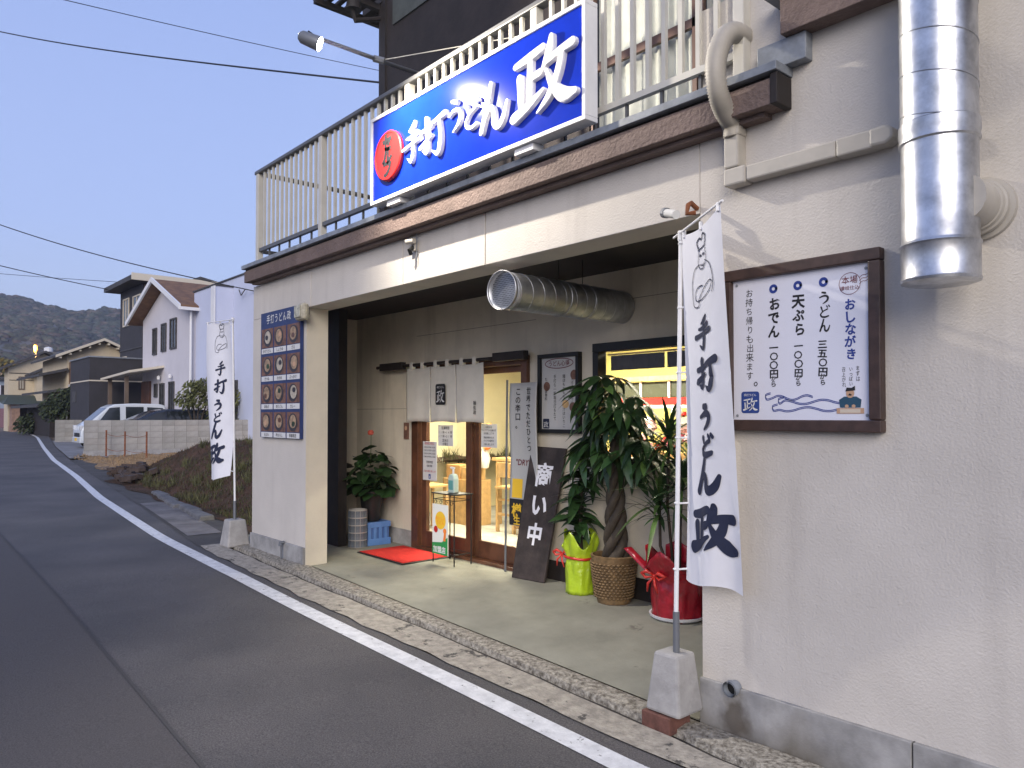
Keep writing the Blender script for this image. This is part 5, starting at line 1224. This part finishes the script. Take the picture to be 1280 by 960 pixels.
# weeds on the mound: nobody could count them
def blades(name, m, n, area, hgt, w_, label, seed):
    random.seed(seed); b = B()
    for _ in range(n):
        x, y = area(); z = mound(x, y); a = random.uniform(0, 6.28); h = hgt*random.uniform(.4, 1.2); dx_, dy_ = math.cos(a)*w_, math.sin(a)*w_; lx, ly = random.uniform(-.6, .6)*h, random.uniform(-.6, .6)*h
        b.face([(x-dx_, y-dy_, z-.01), (x+dx_, y+dy_, z-.01), (x+lx, y+ly, z+h)])
    o = b.out(name, m, None, fix=False, kind='stuff'); tag(o, label, 'weeds'); return o
def am():
    while True:
        x = random.uniform(-15, -6.3); y = .6 - (x+7.4)*.06 + random.random()**1.5*6
        if nz(x, y, .7, 5) + .3*random.random() > -.02: return x, y
blades('weeds', mat('weed_green', (.055, .06, .02), .8, var=.4, vs=3), 9000, am, .07, .008, 'low dark green weeds and dead stalks covering the earth mound', 3)
blades('dead_stalks', mat('weed_brown', (.075, .045, .03), .9, var=.4, vs=3), 9000, lambda: (lambda x: (x, .62 - (x+7.4)*.055 + random.random()**1.4*6))(random.uniform(-17, -6.3)), .06, .009, 'tangled brown dead stalks on the earth mound', 4)
blades('dry_grass', mat('dry_straw', (.32, .22, .12), .9, var=.3, vs=3), 5000, lambda: (random.uniform(-25, -15), 1.9 + random.random()*4), .07, .012, 'flattened dry straw on the ground before the block wall', 5)
def tufts():
    cs = [(random.uniform(-14, -6.6), 0) for _ in range(70)]; cs = [(x, .62 - (x+7.4)*.055 + random.random()**1.3*4) for x, _ in cs]
    def f():
        x, y = random.choice(cs); return x + random.gauss(0, .10), y + abs(random.gauss(0, .08))
    return f
random.seed(21)
blades('grass_tufts', mat('tuft_olive', (.10, .10, .04), .8, var=.5, vs=2), 4200, tufts(), .17, .008, 'taller olive grass tufts scattered over the earth mound', 9)
random.seed(11)

# cars
def car(name, label, cat, X0, Y0, Z0, W_, prof, belt, taper, paint, wins, wheels, wr, lights, glassm='cglass'):
    """nose towards the road (-y); X0 = near side; profile points are (distance from nose, height)"""
    t = thing(name, label, cat, (X0 - W_/2, Y0 + 1.6, Z0))
    def pt(d, z, side, out=0):
        ins = taper*max(0, z-belt); x = X0 - ins + out if side else X0 - W_ + ins - out
        return (x, Y0+d, Z0+z)
    n = len(prof); P = [pt(d, z, 1) for d, z in prof] + [pt(d, z, 0) for d, z in prof]
    B().idx(P, [tuple(range(n)), tuple(range(n, 2*n))] + [(i, (i+1) % n, n+(i+1) % n, n+i) for i in range(n)]).out('body', paint, t, bevel=.05, smooth=True)
    for w__ in wins:
        for side in (1, 0):
            B().face([pt(d, z, side, .012) for d, z in w__]).out('side_window', glassm, t)
    for d in wheels:
        for side in (1, 0):
            xo = X0 + .012 if side else X0 - W_ - .012; s_ = -1 if side else 1
            ty = B().tube([(xo, Y0+d, Z0+wr), (xo + s_*.17, Y0+d, Z0+wr)], wr, 24); wo_ = ty.out('tyre', 'tyre', t, bevel=.02, smooth=True)
            B().tube([(xo - s_*.012, Y0+d, Z0+wr), (xo + s_*.02, Y0+d, Z0+wr)], wr*.64, 20).out('rim', 'rim', wo_, bevel=.01)
            b_ = B()
            b_.tube([(xo - s_*.018, Y0+d, Z0+wr), (xo - s_*.01, Y0+d, Z0+wr)], wr*.2, 12); b_.out('hub_cap', 'grey', wo_)
    # front glass, lamps, grille
    (d0, z0_), (d1, z1_) = lights['screen']
    off = .012
    f = B().face([(X0 - .09 - taper*max(0, z0_-belt), Y0+d0-off, Z0+z0_), (X0 - W_ + .09, Y0+d0-off, Z0+z0_), (X0 - W_ + .12 + taper*max(0, z1_-belt), Y0+d1-off, Z0+z1_), (X0 - .12 - taper*max(0, z1_-belt), Y0+d1-off, Z0+z1_)]); f.out('windscreen', glassm, t)
    for x in (X0 - .24, X0 - W_ + .02):
        B().box(x, x+.22, Y0-.02, Y0+.10, Z0+lights['z'], Z0+lights['z']+.20).out('headlight', mat('headlight', (.6, .62, .65), .15), t, bevel=.03)
    B().box(X0-W_+.3, X0-.3, Y0-.015, Y0+.02, Z0+.45, Z0+.62).out('grille', 'blackp', t, bevel=.01)
    B().box(X0-W_+.02, X0-.02, Y0-.04, Y0+.12, Z0+.22, Z0+.46).out('bumper', paint, t, bevel=.03)
    B().box(X0+.0, X0+.10, Y0+lights['mir'], Y0+lights['mir']+.08, Z0+belt+.02, Z0+belt+.20).out('wing_mirror', paint, t, bevel=.02)
    for d in lights.get('seams', ()):
        B().idx([pt(d, .40, 1, .002), pt(d+.012, .40, 1, .002), pt(d+.012, belt, 1, .002), pt(d, belt, 1, .002)], [(0, 1, 2, 3)]).out('door_seam', 'blackp', t, fix=False)
        B().box(X0+.002, X0+.025, Y0+d-.22, Y0+d-.06, Z0+belt-.16, Z0+belt-.13).out('door_handle', paint, t)
    B().box(X0-W_/2-.17, X0-W_/2+.17, Y0-.052, Y0-.042, Z0+.30, Z0+.42).out('number_plate', 'yellow' if paint == 'vanp' else 'white', t)
    return t
car('parked_van', 'silver white kei van parked nose out behind the block wall', 'van', -31.5, 3.50, .225, 1.47,
    [(.02, .28), (0, .70), (.10, .92), (.30, 1.03), (.98, 1.66), (1.22, 1.77), (1.9, 1.81), (2.9, 1.80), (3.15, 1.74), (3.30, 1.05), (3.32, .28)], 1.0, .10, 'vanp',
    [[(.62, 1.06), (1.02, 1.62), (1.40, 1.66), (1.40, 1.06)], [(1.62, 1.04), (1.62, 1.67), (2.30, 1.67), (2.30, 1.04)], [(2.44, 1.06), (2.44, 1.66), (3.05, 1.63), (3.16, 1.06)]],
    (.52, 2.75), .27, {'screen': ((.35, 1.075), (.95, 1.63)), 'z': .72, 'mir': .55, 'seams': (.58, 1.52, 2.38)})
car('parked_car', 'dark blue wagon parked beside the silver van behind the block wall', 'car', -27.25, 3.35, .22, 1.68,
    [(.02, .28), (0, .66), (.12, .86), (.9, 1.10), (1.75, 1.47), (2.2, 1.56), (3.4, 1.55), (4.1, 1.42), (4.45, 1.0), (4.5, .28)], .98, .16, 'carp',
    [[(1.15, 1.10), (1.80, 1.42), (2.05, 1.45), (2.05, 1.06)], [(2.12, 1.06), (2.12, 1.46), (3.05, 1.47), (3.05, 1.04)], [(3.13, 1.05), (3.13, 1.46), (3.9, 1.38), (4.05, 1.06)]],
    (.8, 3.6), .31, {'screen': ((.98, 1.13), (1.72, 1.45)), 'z': .62, 'mir': 1.0, 'seams': (1.1, 2.08, 3.08)})

# houses
def win(parent, face, a0, a1, z0, z1, at, fr='white', pane='cglass', th=.06):
    """window on a wall: face 'y' looks to the road (-y), face 'x' looks to us (+x)"""
    w_ = .07
    if face == 'y': bx = lambda p, q_, r_, s_, e: B().box(p, q_, at-th-e, at+.02, r_, s_)
    else: bx = lambda p, q_, r_, s_, e: B().box(at-.02, at+th+e, p, q_, r_, s_)
    f = bx(a0, a1, z0, z0+w_, 0); k = [bx(a0, a1, z1-w_, z1, 0), bx(a0, a0+w_, z0+w_, z1-w_, -.003), bx(a1-w_, a1, z0+w_, z1-w_, -.003), bx((a0+a1)/2-.025, (a0+a1)/2+.025, z0+w_, z1-w_, -.01)]
    for q in k: f.idx(q.v, q.f)
    fo = f.out('window', fr, parent)
    bx(a0+w_, a1-w_, z0+w_, z1-w_, -.035).out('pane', pane, fo)
    return fo
lit = mat('window_lit_paint', (.45, .42, .34), .4)  # pale pane colour stands in for weak light inside, no emission
def gable(b, y0, y1, x0, x1, zE, yA, zA, th=.16, axis='x'):
    """roof: ridge along x (axis 'x') between x0..x1, eaves at y0,y1; or ridge along y with the roles swapped"""
    def P(u, v, z): return (u, v, z) if axis == 'x' else (v, u, z)
    for (ya, za, yb, zb) in ((y0, zE, yA, zA), (yA, zA, y1, zE)):
        b.hexa([P(x0, ya, za), P(x1, ya, za), P(x1, yb, zb), P(x0, yb, zb), P(x0, ya, za+th), P(x1, ya, za+th), P(x1, yb, zb+th), P(x0, yb, zb+th)])
    return b
M['hwhite'] = mat('render_pale_grey', (.58, .56, .60), .85, var=.05, vs=1, bump=.2, bs=20)
M['hblue'] = mat('render_pale_blue', (.55, .59, .74), .85, var=.03, vs=1)
M['hblack'] = mat('siding_charcoal', (.038, .036, .042), .8, var=.15, vs=2)
M['hbrown'] = mat('siding_brown', (.15, .11, .085), .8, var=.15, vs=2)
M['rbrown'] = mat('shingle_brown', (.22, .12, .065), .85, col2=(.13, .07, .045), vs=3, bump=.6, bs=9, bd=.03)
M['cream'] = mat('render_cream', (.56, .48, .35), .85, var=.08, vs=1)
M['rdark'] = mat('roof_tile_dark', (.06, .058, .06), .7, var=.3, vs=4, bump=.8, bs=8, bd=.05)
M['trimw'] = mat('trim_cream_white', (.62, .56, .45), .6)
# pale gabled house
gh = thing('gabled_house', 'pale grey house with steep gable facing the road and brown shingle roof', 'house', (-32.5, 6.9, .2))
B().idx([(-35.9, 6.9, .1), (-29.1, 6.9, .1), (-29.1, 6.9, 5.95), (-32.5, 6.9, 7.22), (-35.9, 6.9, 5.95), (-35.9, 14, .1), (-29.1, 14, .1), (-29.1, 14, 5.95), (-32.5, 14, 7.22), (-35.9, 14, 5.95)], [(0, 1, 2, 3, 4), (9, 8, 7, 6, 5), (0, 5, 6, 1), (1, 6, 7, 2), (2, 7, 8, 3), (3, 8, 9, 4), (4, 9, 5, 0)]).out('wall', 'hwhite', gh)
gable(B(), -36.5, -28.75, 6.35, 14.6, 5.78, -32.5, 7.30, .12, 'y').out('roof', 'rbrown', gh)
b = B()
for (xa, za, xb, zb) in ((-36.55, 5.72, -32.5, 7.28), (-32.5, 7.28, -28.7, 5.72)):
    B().hexa([(xa, 6.28, za), (xb, 6.28, zb), (xb, 6.36, zb), (xa, 6.36, za), (xa, 6.28, za+.2), (xb, 6.28, zb+.2), (xb, 6.36, zb+.2), (xa, 6.36, za+.2)]).out('barge_board', 'white', gh)
B().box(-28.78, -28.66, 6.3, 14.6, 5.70, 5.82).out('gutter', 'white', gh)
for a0, a1, z0, z1 in ((-34.25, -33.65, 4.25, 5.45), (-32.98, -32.3, 4.32, 5.55), (-31.75, -30.9, 4.35, 5.65), (-33.95, -33.5, 2.35, 2.95), (-33.15, -32.5, 1.2, 2.95), (-31.85, -31.15, 1.1, 2.98)):
    win(gh, 'y', a0, a1, z0, z1, 6.9, 'rdark')
B().tube([(-28.98, 6.84, 5.7), (-28.98, 6.84, .2)], .05, 6).out('downpipe', 'white', gh)
for x in (-33.0, -31.4):
    B().lathe(x, 6.78, [(0, 3.08), (.07, 3.12), (.07, 3.25), (0, 3.3)], 8).out('wall_lamp', 'white', gh)
B().hexa([(-37.6, 5.5, 3.20), (-32.6, 5.5, 3.36), (-32.6, 6.9, 3.62), (-37.6, 6.9, 3.46), (-37.6, 5.5, 3.30), (-32.6, 5.5, 3.46), (-32.6, 6.9, 3.72), (-37.6, 6.9, 3.56)]).out('porch_roof', 'trimw', gh)
for x in (-37.3, -34.4): B().box(x, x+.15, 5.75, 5.9, .2, 3.3).out('porch_post', 'hbrown', gh)
B().box(-35.8, -34.5, 6.82, 6.9, .25, 3.1).out('front_door', 'wood', gh)
# pale blue house
bh_ = thing('box_house', 'tall pale blue flat roofed house right behind the block wall', 'house', (-24, 8, .2))
B().box(-29.3, -17, 7.8, 16, .1, 6.85).out('wall', 'hblue', bh_)
B().box(-29.3, -27.03, 7.07, 7.799, 2.94, 6.50).out('projecting_box', 'hblue', bh_)
B().box(-29.36, -26.98, 7.02, 7.82, 6.505, 6.56).out('coping', 'rdark', bh_)
B().box(-29.36, -16.9, 7.75, 16, 6.855, 6.91).out('coping', 'rdark', bh_)
B().box(-27.34, -26.99, 7.04, 7.10, 4.9, 6.50).out('white_fin', 'white', bh_)
B().box(-26.95, -26.5, 7.74, 7.80, .3, 2.9).out('dark_door', 'rdark', bh_)
B().tube([(-26.2, 7.7, 6.3), (-25.9, 7.66, 6.05), (-25.6, 7.7, 6.25)], .02, 5).out('cable_hook', 'rdark', bh_)
# dark three storey house
d3 = thing('tall_dark_house', 'three storey charcoal house with flat overhanging roof behind the gabled house', 'house', (-41, 8, .2))
B().box(-43.3, -39.0, 7.7, 16, .1, 8.25).out('wall', 'hblack', d3)
B().box(-38.999, -38.96, 7.75, 16, 4.6, 8.20).out('brown_cladding', 'hbrown', d3)
B().box(-43.9, -38.3, 7.0, 16.6, 8.28, 8.52).out('roof', 'rdark', d3); B().box(-38.32, -38.24, 6.98, 16.6, 8.26, 8.60).out('fascia_board', 'trimw', d3)
for y in (10.4, 12.4, 14.4, 16.2): B().hexa([(-40.5, y, 8.53), (-38.6, y, 8.53), (-38.6, y+1.3, 8.53), (-40.5, y+1.3, 8.53), (-40.5, y, 8.9), (-38.6, y, 8.85), (-38.6, y+1.3, 8.6), (-40.5, y+1.3, 8.6)]).out('solar_panel', 'rdark', d3)
win(d3, 'y', -42.6, -41.5, 6.3, 7.8, 7.7, 'trimw'); win(d3, 'y', -40.7, -39.3, 6.6, 7.75, 7.7, 'trimw'); win(d3, 'x', 7.9, 8.7, 6.5, 7.75, -38.96, 'trimw', lit); win(d3, 'y', -42.7, -41.9, 3.5, 4.7, 7.7, 'trimw'); win(d3, 'x', 7.75, 8.3, 3.4, 4.6, -39, 'trimw', lit)
B().box(-43.32, -38.98, 7.66, 7.69, 5.0, 5.06).out('string_course', 'rdark', d3)
# dark flat annexe
da = thing('dark_annexe', 'low charcoal flat roofed building with a thin white band, left of the tall house', 'building', (-40, 6, .2))
B().box(-42.2, -38.0, 5.12, 7.65, .1, 4.30).out('wall', 'hblack', da)
B().box(-42.25, -37.95, 5.07, 7.69, 4.305, 4.37).out('coping', 'cap', da)
B().box(-42.22, -37.98, 5.10, 7.65, 3.17, 3.23).out('white_band', 'trimw', da); B().box(-41.6, -40.8, 5.09, 5.13, 2.2, 2.75).out('window', 'rdark', da)
# cream traditional house
c1_ = thing('cream_gabled_house', 'old cream house with dark tiled lower roofs just left of the charcoal annexe', 'house', (-54, 8, .25))
B().idx([(-50, 6.4, .1), (-50, 10.4, .1), (-50, 10.4, 5.2), (-50, 8.3, 6.1), (-50, 6.4, 5.2), (-58, 6.4, .1), (-58, 10.4, .1), (-58, 10.4, 5.2), (-58, 8.3, 6.1), (-58, 6.4, 5.2)], [(0, 1, 2, 3, 4), (5, 6, 7, 8, 9), (0, 1, 6, 5), (1, 2, 7, 6), (2, 3, 8, 7), (3, 4, 9, 8), (4, 0, 5, 9)]).out('wall', 'cream', c1_)
gable(B(), 5.75, 10.9, -58.4, -49.5, 5.02, 8.3, 6.16, .14, 'x').out('roof', 'rdark', c1_)
for (ya, za, yb, zb) in ((5.7, 4.98, 8.3, 6.14), (8.3, 6.14, 10.95, 4.98)):
    B().hexa([(-49.52, ya, za), (-49.42, ya, za), (-49.42, yb, zb), (-49.52, yb, zb), (-49.52, ya, za+.16), (-49.42, ya, za+.16), (-49.42, yb, zb+.16), (-49.52, yb, zb+.16)]).out('barge_board', 'trimw', c1_)
    for k in range(5):
        t_f = (k+.5)/5; y = lerp(ya, yb, t_f); z = lerp(za, zb, t_f); B().box(-49.98, -49.5, y-.06, y+.06, z-.14, z-.03).out('purlin_end', 'trimw', c1_)
B().box(-49.98, -49.55, 6.5, 8.2, 3.45, 4.75).out('balcony_screen', mat('timber_brown', (.16, .09, .05), .8, var=.2), c1_)
B().box(-49.97, -49.94, 6.45, 7.5, 2.9, 3.4).out('lower_wall', 'hwhite', c1_)
for (y0, y1, z, dx_) in ((5.2, 7.6, 3.20, .9), (4.6, 7.6, 2.35, 1.5), (4.9, 6.4, 4.2, .3)):
    B().hexa([(-58, y0, z-.35), (-50+dx_, y0, z-.35), (-50+dx_, y1, z+.05), (-58, y1, z+.05), (-58, y0, z-.2), (-50+dx_, y0, z-.2), (-50+dx_, y1, z+.2), (-58, y1, z+.2)]).out('skirt_roof', 'rdark', c1_)
B().box(-57, -49.3, 5.4, 6.4, .1, 2.1).out('dark_porch', 'upper', c1_); B().box(-48.9, -48.8, 6.2, 6.9, .1, 2.0).out('white_post_wall', 'hwhite', c1_)
win(c1_, 'x', 6.5, 7.2, 1.0, 2.2, -50, 'rdark')
# cream twin gable house at the bend
c2_ = thing('twin_gable_house', 'cream house with two stepped gables and brick ground floor at the bend', 'house', (-70, 7.5, .3))
B().idx([(-66, 5.45, .1), (-66, 10, .1), (-66, 10, 5.2), (-66, 7.8, 6.3), (-66, 5.45, 5.15), (-68, 5.45, .1), (-68, 10, .1), (-68, 10, 5.2), (-68, 7.8, 6.3), (-68, 5.45, 5.15)], [(0, 1, 2, 3, 4), (5, 6, 7, 8, 9), (0, 1, 6, 5), (1, 2, 7, 6), (2, 3, 8, 7), (3, 4, 9, 8), (4, 0, 5, 9)]).out('wall', 'cream', c2_)
gable(B(), 4.9, 10.7, -68.4, -65.5, 4.95, 7.8, 6.38, .16, 'x').out('roof', 'rdark', c2_)
B().idx([(-64.6, 7.1, .1), (-64.6, 10, .1), (-64.6, 10, 5.45), (-64.6, 8.9, 5.7), (-64.6, 7.1, 4.75), (-66, 7.1, .1), (-66, 10, .1), (-66, 10, 5.45), (-66, 8.9, 5.7), (-66, 7.1, 4.75)], [(0, 1, 2, 3, 4), (5, 6, 7, 8, 9), (0, 1, 6, 5), (1, 2, 7, 6), (2, 3, 8, 7), (3, 4, 9, 8), (4, 0, 5, 9)]).out('front_wing', 'cream', c2_)
gable(B(), 6.5, 11.0, -66.2, -64.0, 4.48, 9.0, 5.75, .15, 'x').out('wing_roof', 'rdark', c2_)
win(c2_, 'x', 6.1, 6.5, 3.5, 4.5, -66, 'hbrown', lit); win(c2_, 'x', 8.35, 9.1, 3.4, 4.1, -64.6, 'hbrown', emis('lit_window_far', (1, .62, .25), 1.2))
b = B(); b.box(-66, -65.96, 5.5, 10, 4.72, 4.78); b.out('timber_band', 'rdark', c2_); B().box(-66, -65.96, 5.5, 7.1, 4.2, 4.24).out('timber_band', 'rdark', c2_)
B().hexa([(-66, 4.9, 2.55), (-64.0, 4.9, 2.35), (-64.0, 7.6, 2.35), (-66, 7.6, 2.55), (-66, 4.9, 3.1), (-65.4, 5.4, 3.0), (-65.4, 7.4, 3.0), (-66, 7.6, 3.1)]).out('porch_roof', mat('roof_green_grey', (.05, .065, .055), .7), c2_)
M['fbrick'] = mat('brick_facing', (.30, .19, .14), .85, var=.2, vs=6)
for y0, y1, z1 in ((5.5, 6.0, 2.4), (7.0, 7.5, 2.4), (7.9, 9.5, 2.3)): B().box(-65.6, -64.4, y0, y1, .1, z1).out('brick_pillar', 'fbrick', c2_)
B().box(-65.7, -65.5, 6.0, 7.0, .2, 2.4).out('dark_entrance', 'upper', c2_); B().box(-65.2, -64.3, 5.4, 7.5, .1, .75).out('brick_step', 'fbrick', c2_)
B().lathe(-67.5, 8.3, [(.0, 6.5), (.3, 6.6), (.32, 6.9), (0, 7.0)], 10).out('dish_aerial', 'white', c2_)
# far left buildings
f1_ = thing('blue_grey_house', 'blue grey two storey house cut by the left edge beyond the bend', 'house', (-88, 7, .4))
B().box(-96, -84, 4.0, 7.7, .2, 4.9).out('wall', mat('render_blue_grey', (.28, .33, .40), .85, var=.1, vs=1), f1_); B().box(-96.3, -83.6, 3.6, 8.1, 4.9, 5.2).out('roof', 'rdark', f1_)
B().box(-84, -83.9, 4.5, 7.6, 3.4, 4.4).out('dark_band', 'upper', f1_); B().box(-84, -83.8, 4.2, 7.6, .2, 2.2).out('pink_wall', mat('render_pink', (.22, .12, .14), .85), f1_)
for y in (4.7, 5.8, 6.9): B().box(-83.9, -83.85, y, y+.25, 3.4, 4.4).out('pale_post', 'hwhite', f1_)
f2_ = thing('village_roofs', 'low dark roofed house on the slope above the bend', 'house', (-120, 14, 0))
B().box(-128, -118, 9.5, 19, 0, 7.2).out('wall', 'cream', f2_); gable(B(), 9.0, 19.6, -129, -117, 7.1, 14.2, 8.6, .2, 'x').out('roof', 'rdark', f2_)
# street lamp glowing orange above the roofs
sl_ = thing('street_lamp', 'orange glowing street lamp above the roof of the twin gable house', 'street lamp', (-100, 12.3, .4))
B().tube([(-100.2, 12.45, .3), (-100.2, 12.45, 9.2)], .09, 8).out('pole', 'grey', sl_)
B().tube([(-100.2, 12.45, 9.1), (-99.6, 12.3, 9.5)], .05, 6).out('arm', 'grey', sl_)
B().lathe(-99.6, 12.3, [(0, 8.7), (.13, 8.85), (.20, 9.35), (.14, 9.6), (0, 9.65)], 12).out('glowing_globe', emis('sodium', (1, .36, .04), 2.2), sl_, smooth=True)
pl_ = bpy.data.lights.new('street_lamp_light', 'POINT'); pl_.energy = 900; pl_.color = (1, .5, .15); pl_.shadow_soft_size = .3
po = bpy.data.objects.new('street_lamp_light', pl_); COL.objects.link(po); po.location = (-99.1, 12.0, 9.2)

# hill with woods behind everything
CX, CY = 2.275, -3.225
def hill_pt(az, v, bump=True):
    """az: bearing in pixels of the horizon, v: 0 foot .. 1 crest"""
    q_ = (az - 640)/950; dxy = Vector((-.7570 + .6534*q_, .6534 + .7570*q_))
    d = lerp(170, 520, v)
    if v > 1: d = lerp(520, 700, v-1)
    top = interp([(900, 42), (400, 52), (150, 66.5), (95, 69), (60, 71), (30, 76.5), (0, 79), (-120, 72), (-400, 80), (-900, 50)], az) * (d/500 if v <= 1 else 1.04)
    k = v**.8 if v <= 1 else 1 - (v-1)*.7
    z = 1.5 + top*k
    x, y = CX + dxy.x*d, CY + dxy.y*d
    if bump: z += (nz(x, y, .02, 1)*9 + nz(x, y, .05, 2)*4.5)*min(1, v*2)*(1 if v < .9 else .35) + nz(x, y, .16, 4)*1.8*min(1, v*3)
    return x, y, z
b = B(); na, nv = 220, 56; P = []
for i in range(na+1):
    az = lerp(900, -900, i/na)
    for j in range(nv+1): P.append(hill_pt(az, 1.7*j/nv))
b.idx(P, [(i*(nv+1)+j, i*(nv+1)+j+1, (i+1)*(nv+1)+j+1, (i+1)*(nv+1)+j) for i in range(na) for j in range(nv)])
M['hill'] = mat('wooded_slope', (.11, .118, .125), .97, col2=(.08, .09, .10), vs=.03, det=10, spec=.05)  # blue-grey slope colour has some of the distance haze painted in
struct(b, 'hill', 'hill', smooth='all')
random.seed(5)
ico = [(0, 0, 1), (.894, 0, .447), (.276, .85, .447), (-.724, .526, .447), (-.724, -.526, .447), (.276, -.85, .447), (.724, .526, -.447), (-.276, .85, -.447), (-.894, 0, -.447), (-.276, -.85, -.447), (.724, -.526, -.447), (0, 0, -1)]
icf = [(0, 1, 2), (0, 2, 3), (0, 3, 4), (0, 4, 5), (0, 5, 1), (1, 6, 2), (2, 7, 3), (3, 8, 4), (4, 9, 5), (5, 10, 1), (6, 7, 2), (7, 8, 3), (8, 9, 4), (9, 10, 5), (10, 6, 1)]
b = B()
for k in range(21000):
    az = random.uniform(-330, 330); v = random.random()**.6*1.03
    x, y, z = hill_pt(az, v)
    s_ = random.uniform(1.6, 3.6)*lerp(.5, 1.0, v); b.cur = random.choice((0, 0, 1, 1, 2, 3))
    b.idx([(x + (a+random.uniform(-.25, .25))*s_, y + (c+random.uniform(-.25, .25))*s_, z + (e+random.uniform(-.25, .25))*s_*.6) for a, c, e in ico], icf)
wo_ = b.out('woods', [mat('woods_a', (.062, .072, .050), .95, var=.5, vs=.4, spec=.05), mat('woods_b', (.032, .042, .032), .95, var=.5, vs=.4, spec=.05), mat('woods_c', (.12, .105, .08), .95, var=.5, vs=.4, spec=.05), mat('woods_d', (.085, .065, .052), .95, var=.4, vs=.4, spec=.05)], None, fix=False, smooth='all', kind='stuff')
tag(wo_, 'dark woods covering the hill behind the village', 'woods')

# shrubs and trees
def foliage(b, c, r, n, s, sq=1.0):
    for _ in range(n):
        while True:
            p = Vector((random.uniform(-1, 1), random.uniform(-1, 1), random.uniform(-1, 1)))
            if .25 < p.length < 1: break
        p = Vector(c) + Vector((p.x*r, p.y*r, p.z*r*sq)); a = Vector((random.gauss(0, 1), random.gauss(0, 1), random.gauss(0, .7))).normalized(); q_ = a.orthogonal().normalized(); w_ = a.cross(q_)
        l_ = s*random.uniform(.6, 1.3); b.cur = random.choice((0, 0, 1))
        b.face([p - q_*l_, p + w_*l_*.45, p + q_*l_, p - w_*l_*.45])
def shrub(name, label, base, blobs, s, mats, cat='shrub', trunk=.05, H_=1.0):
    t = thing(name, label, cat, base); x, y, z = base
    for (dx_, dy_, dz_, r, n) in blobs:
        B().tube([(x, y, z), (x+dx_*.4, y+dy_*.4, z+dz_*.6), (x+dx_, y+dy_, z+dz_)], [trunk, trunk*.7, trunk*.3], 6).out('stem', 'stem', t)
    b = B()
    for (dx_, dy_, dz_, r, n) in blobs: foliage(b, (x+dx_, y+dy_, z+dz_), r, n, s)
    b.out('crown', mats, t, fix=False)
    return t
gl = [mat('foliage_dark', (.030, .045, .020), .8, var=.4, vs=2), mat('foliage_mid', (.06, .08, .03), .8, var=.3, vs=2)]
gy = [mat('foliage_olive', (.10, .11, .035), .8, var=.4, vs=2), mat('foliage_light', (.16, .17, .06), .8, var=.3, vs=2)]
shrub('olive_shrub', 'loose olive green shrub behind the block wall, partly hidden by the farther banner', (-26.6, 6.3, .2), [(0, .1, 2.1, .55, 420), (-.1, .6, 2.3, .6, 420), (0, 1.1, 2.0, .6, 400), (.1, -.45, 1.9, .38, 170), (0, -.2, 2.35, .3, 110), (0, .9, 1.3, .7, 300)], .085, gy)
shrub('dark_tree', 'dark evergreen tree beside the charcoal annexe', (-46.5, 5.7, .25), [(0, -.2, 2.0, .8, 500), (.3, .4, 2.3, .7, 400), (-.3, -.6, 1.6, .7, 400), (0, .5, 1.4, .9, 400)], .13, gl, 'tree', .1)
shrub('dark_shrub', 'low dark hedge shrub below the cream house', (-55, 5.6, .3), [(0, 0, .8, .8, 400), (.5, -.7, .6, .6, 300), (-.5, .7, 1.1, .7, 300)], .14, gl)
shrub('edge_tree', 'dark green tree rising at the left edge below the hill', (-105, 8.2, .4), [(0, -1, 7.0, 2.2, 500), (0, 1.2, 6.0, 2.2, 500), (0, 3.2, 5.0, 1.8, 400)], .4, gl, 'tree', .3)
# overhead wires
def wire(label, a, c, sag, r=.012):
    a, c = Vector(a), Vector(c)
    o = B().tube([tuple(a.lerp(c, i/30) - Vector((0, 0, sag*math.sin(math.pi*i/30)))) for i in range(31)], r, 5).out('overhead_wire', 'blackp', None)
    tag(o, label, 'wire', 'overhead wires')
def ext(a, c, k0, k1):
    a, c = Vector(a), Vector(c); d = c - a; return tuple(a - d*k0), tuple(c + d*k1)
wire('black overhead wire crossing high from the left edge to the balcony', *ext((-15.566, -1.174, 9.365), (-4.62, .93, 5.05), .8, .0), .25, .011)
wire('thinnest overhead wire, the topmost one in the sky', *ext((-14.477, .076, 9.744), (-14.958, 7.144, 10.665), .8, .5), .10, .008)
wire('sagging overhead wire running low to the pale blue house', *ext((-33.527, .979, 9.6), (-24.9, 7.75, 6.1), .7, 0), .55, .02)
wire('lower overhead wire ending at the tall dark house', *ext((-40.719, 1.848, 8.789), (-43.4, 7.6, 8.35), 1.0, 0), .15, .022)
wire('faint level overhead wire below the sagging one, over the hill', *ext((-52.671, 3.265, 10.219), (-45.6, 8.425, 9.24), 1, 0), .1, .014)

# evening haze over the valley
hz = B().box(-1210, 1210, -1210, 1210, -8, 125).out('haze', [], None, kind='stuff')
hz.data.materials.clear(); hm = bpy.data.materials.new('haze_air'); hm.use_nodes = True; n_ = hm.node_tree.nodes; n_.clear()
ho = n_.new('ShaderNodeOutputMaterial'); pv = n_.new('ShaderNodeVolumePrincipled'); pv.inputs['Color'].default_value = (.78, .84, 1, 1); pv.inputs['Density'].default_value = .00055; pv.inputs['Anisotropy'].default_value = .2
hm.node_tree.links.new(pv.outputs[0], ho.inputs['Volume']); hz.data.materials.append(hm)
tag(hz, 'thin bluish evening haze between the village and the hill', 'haze')
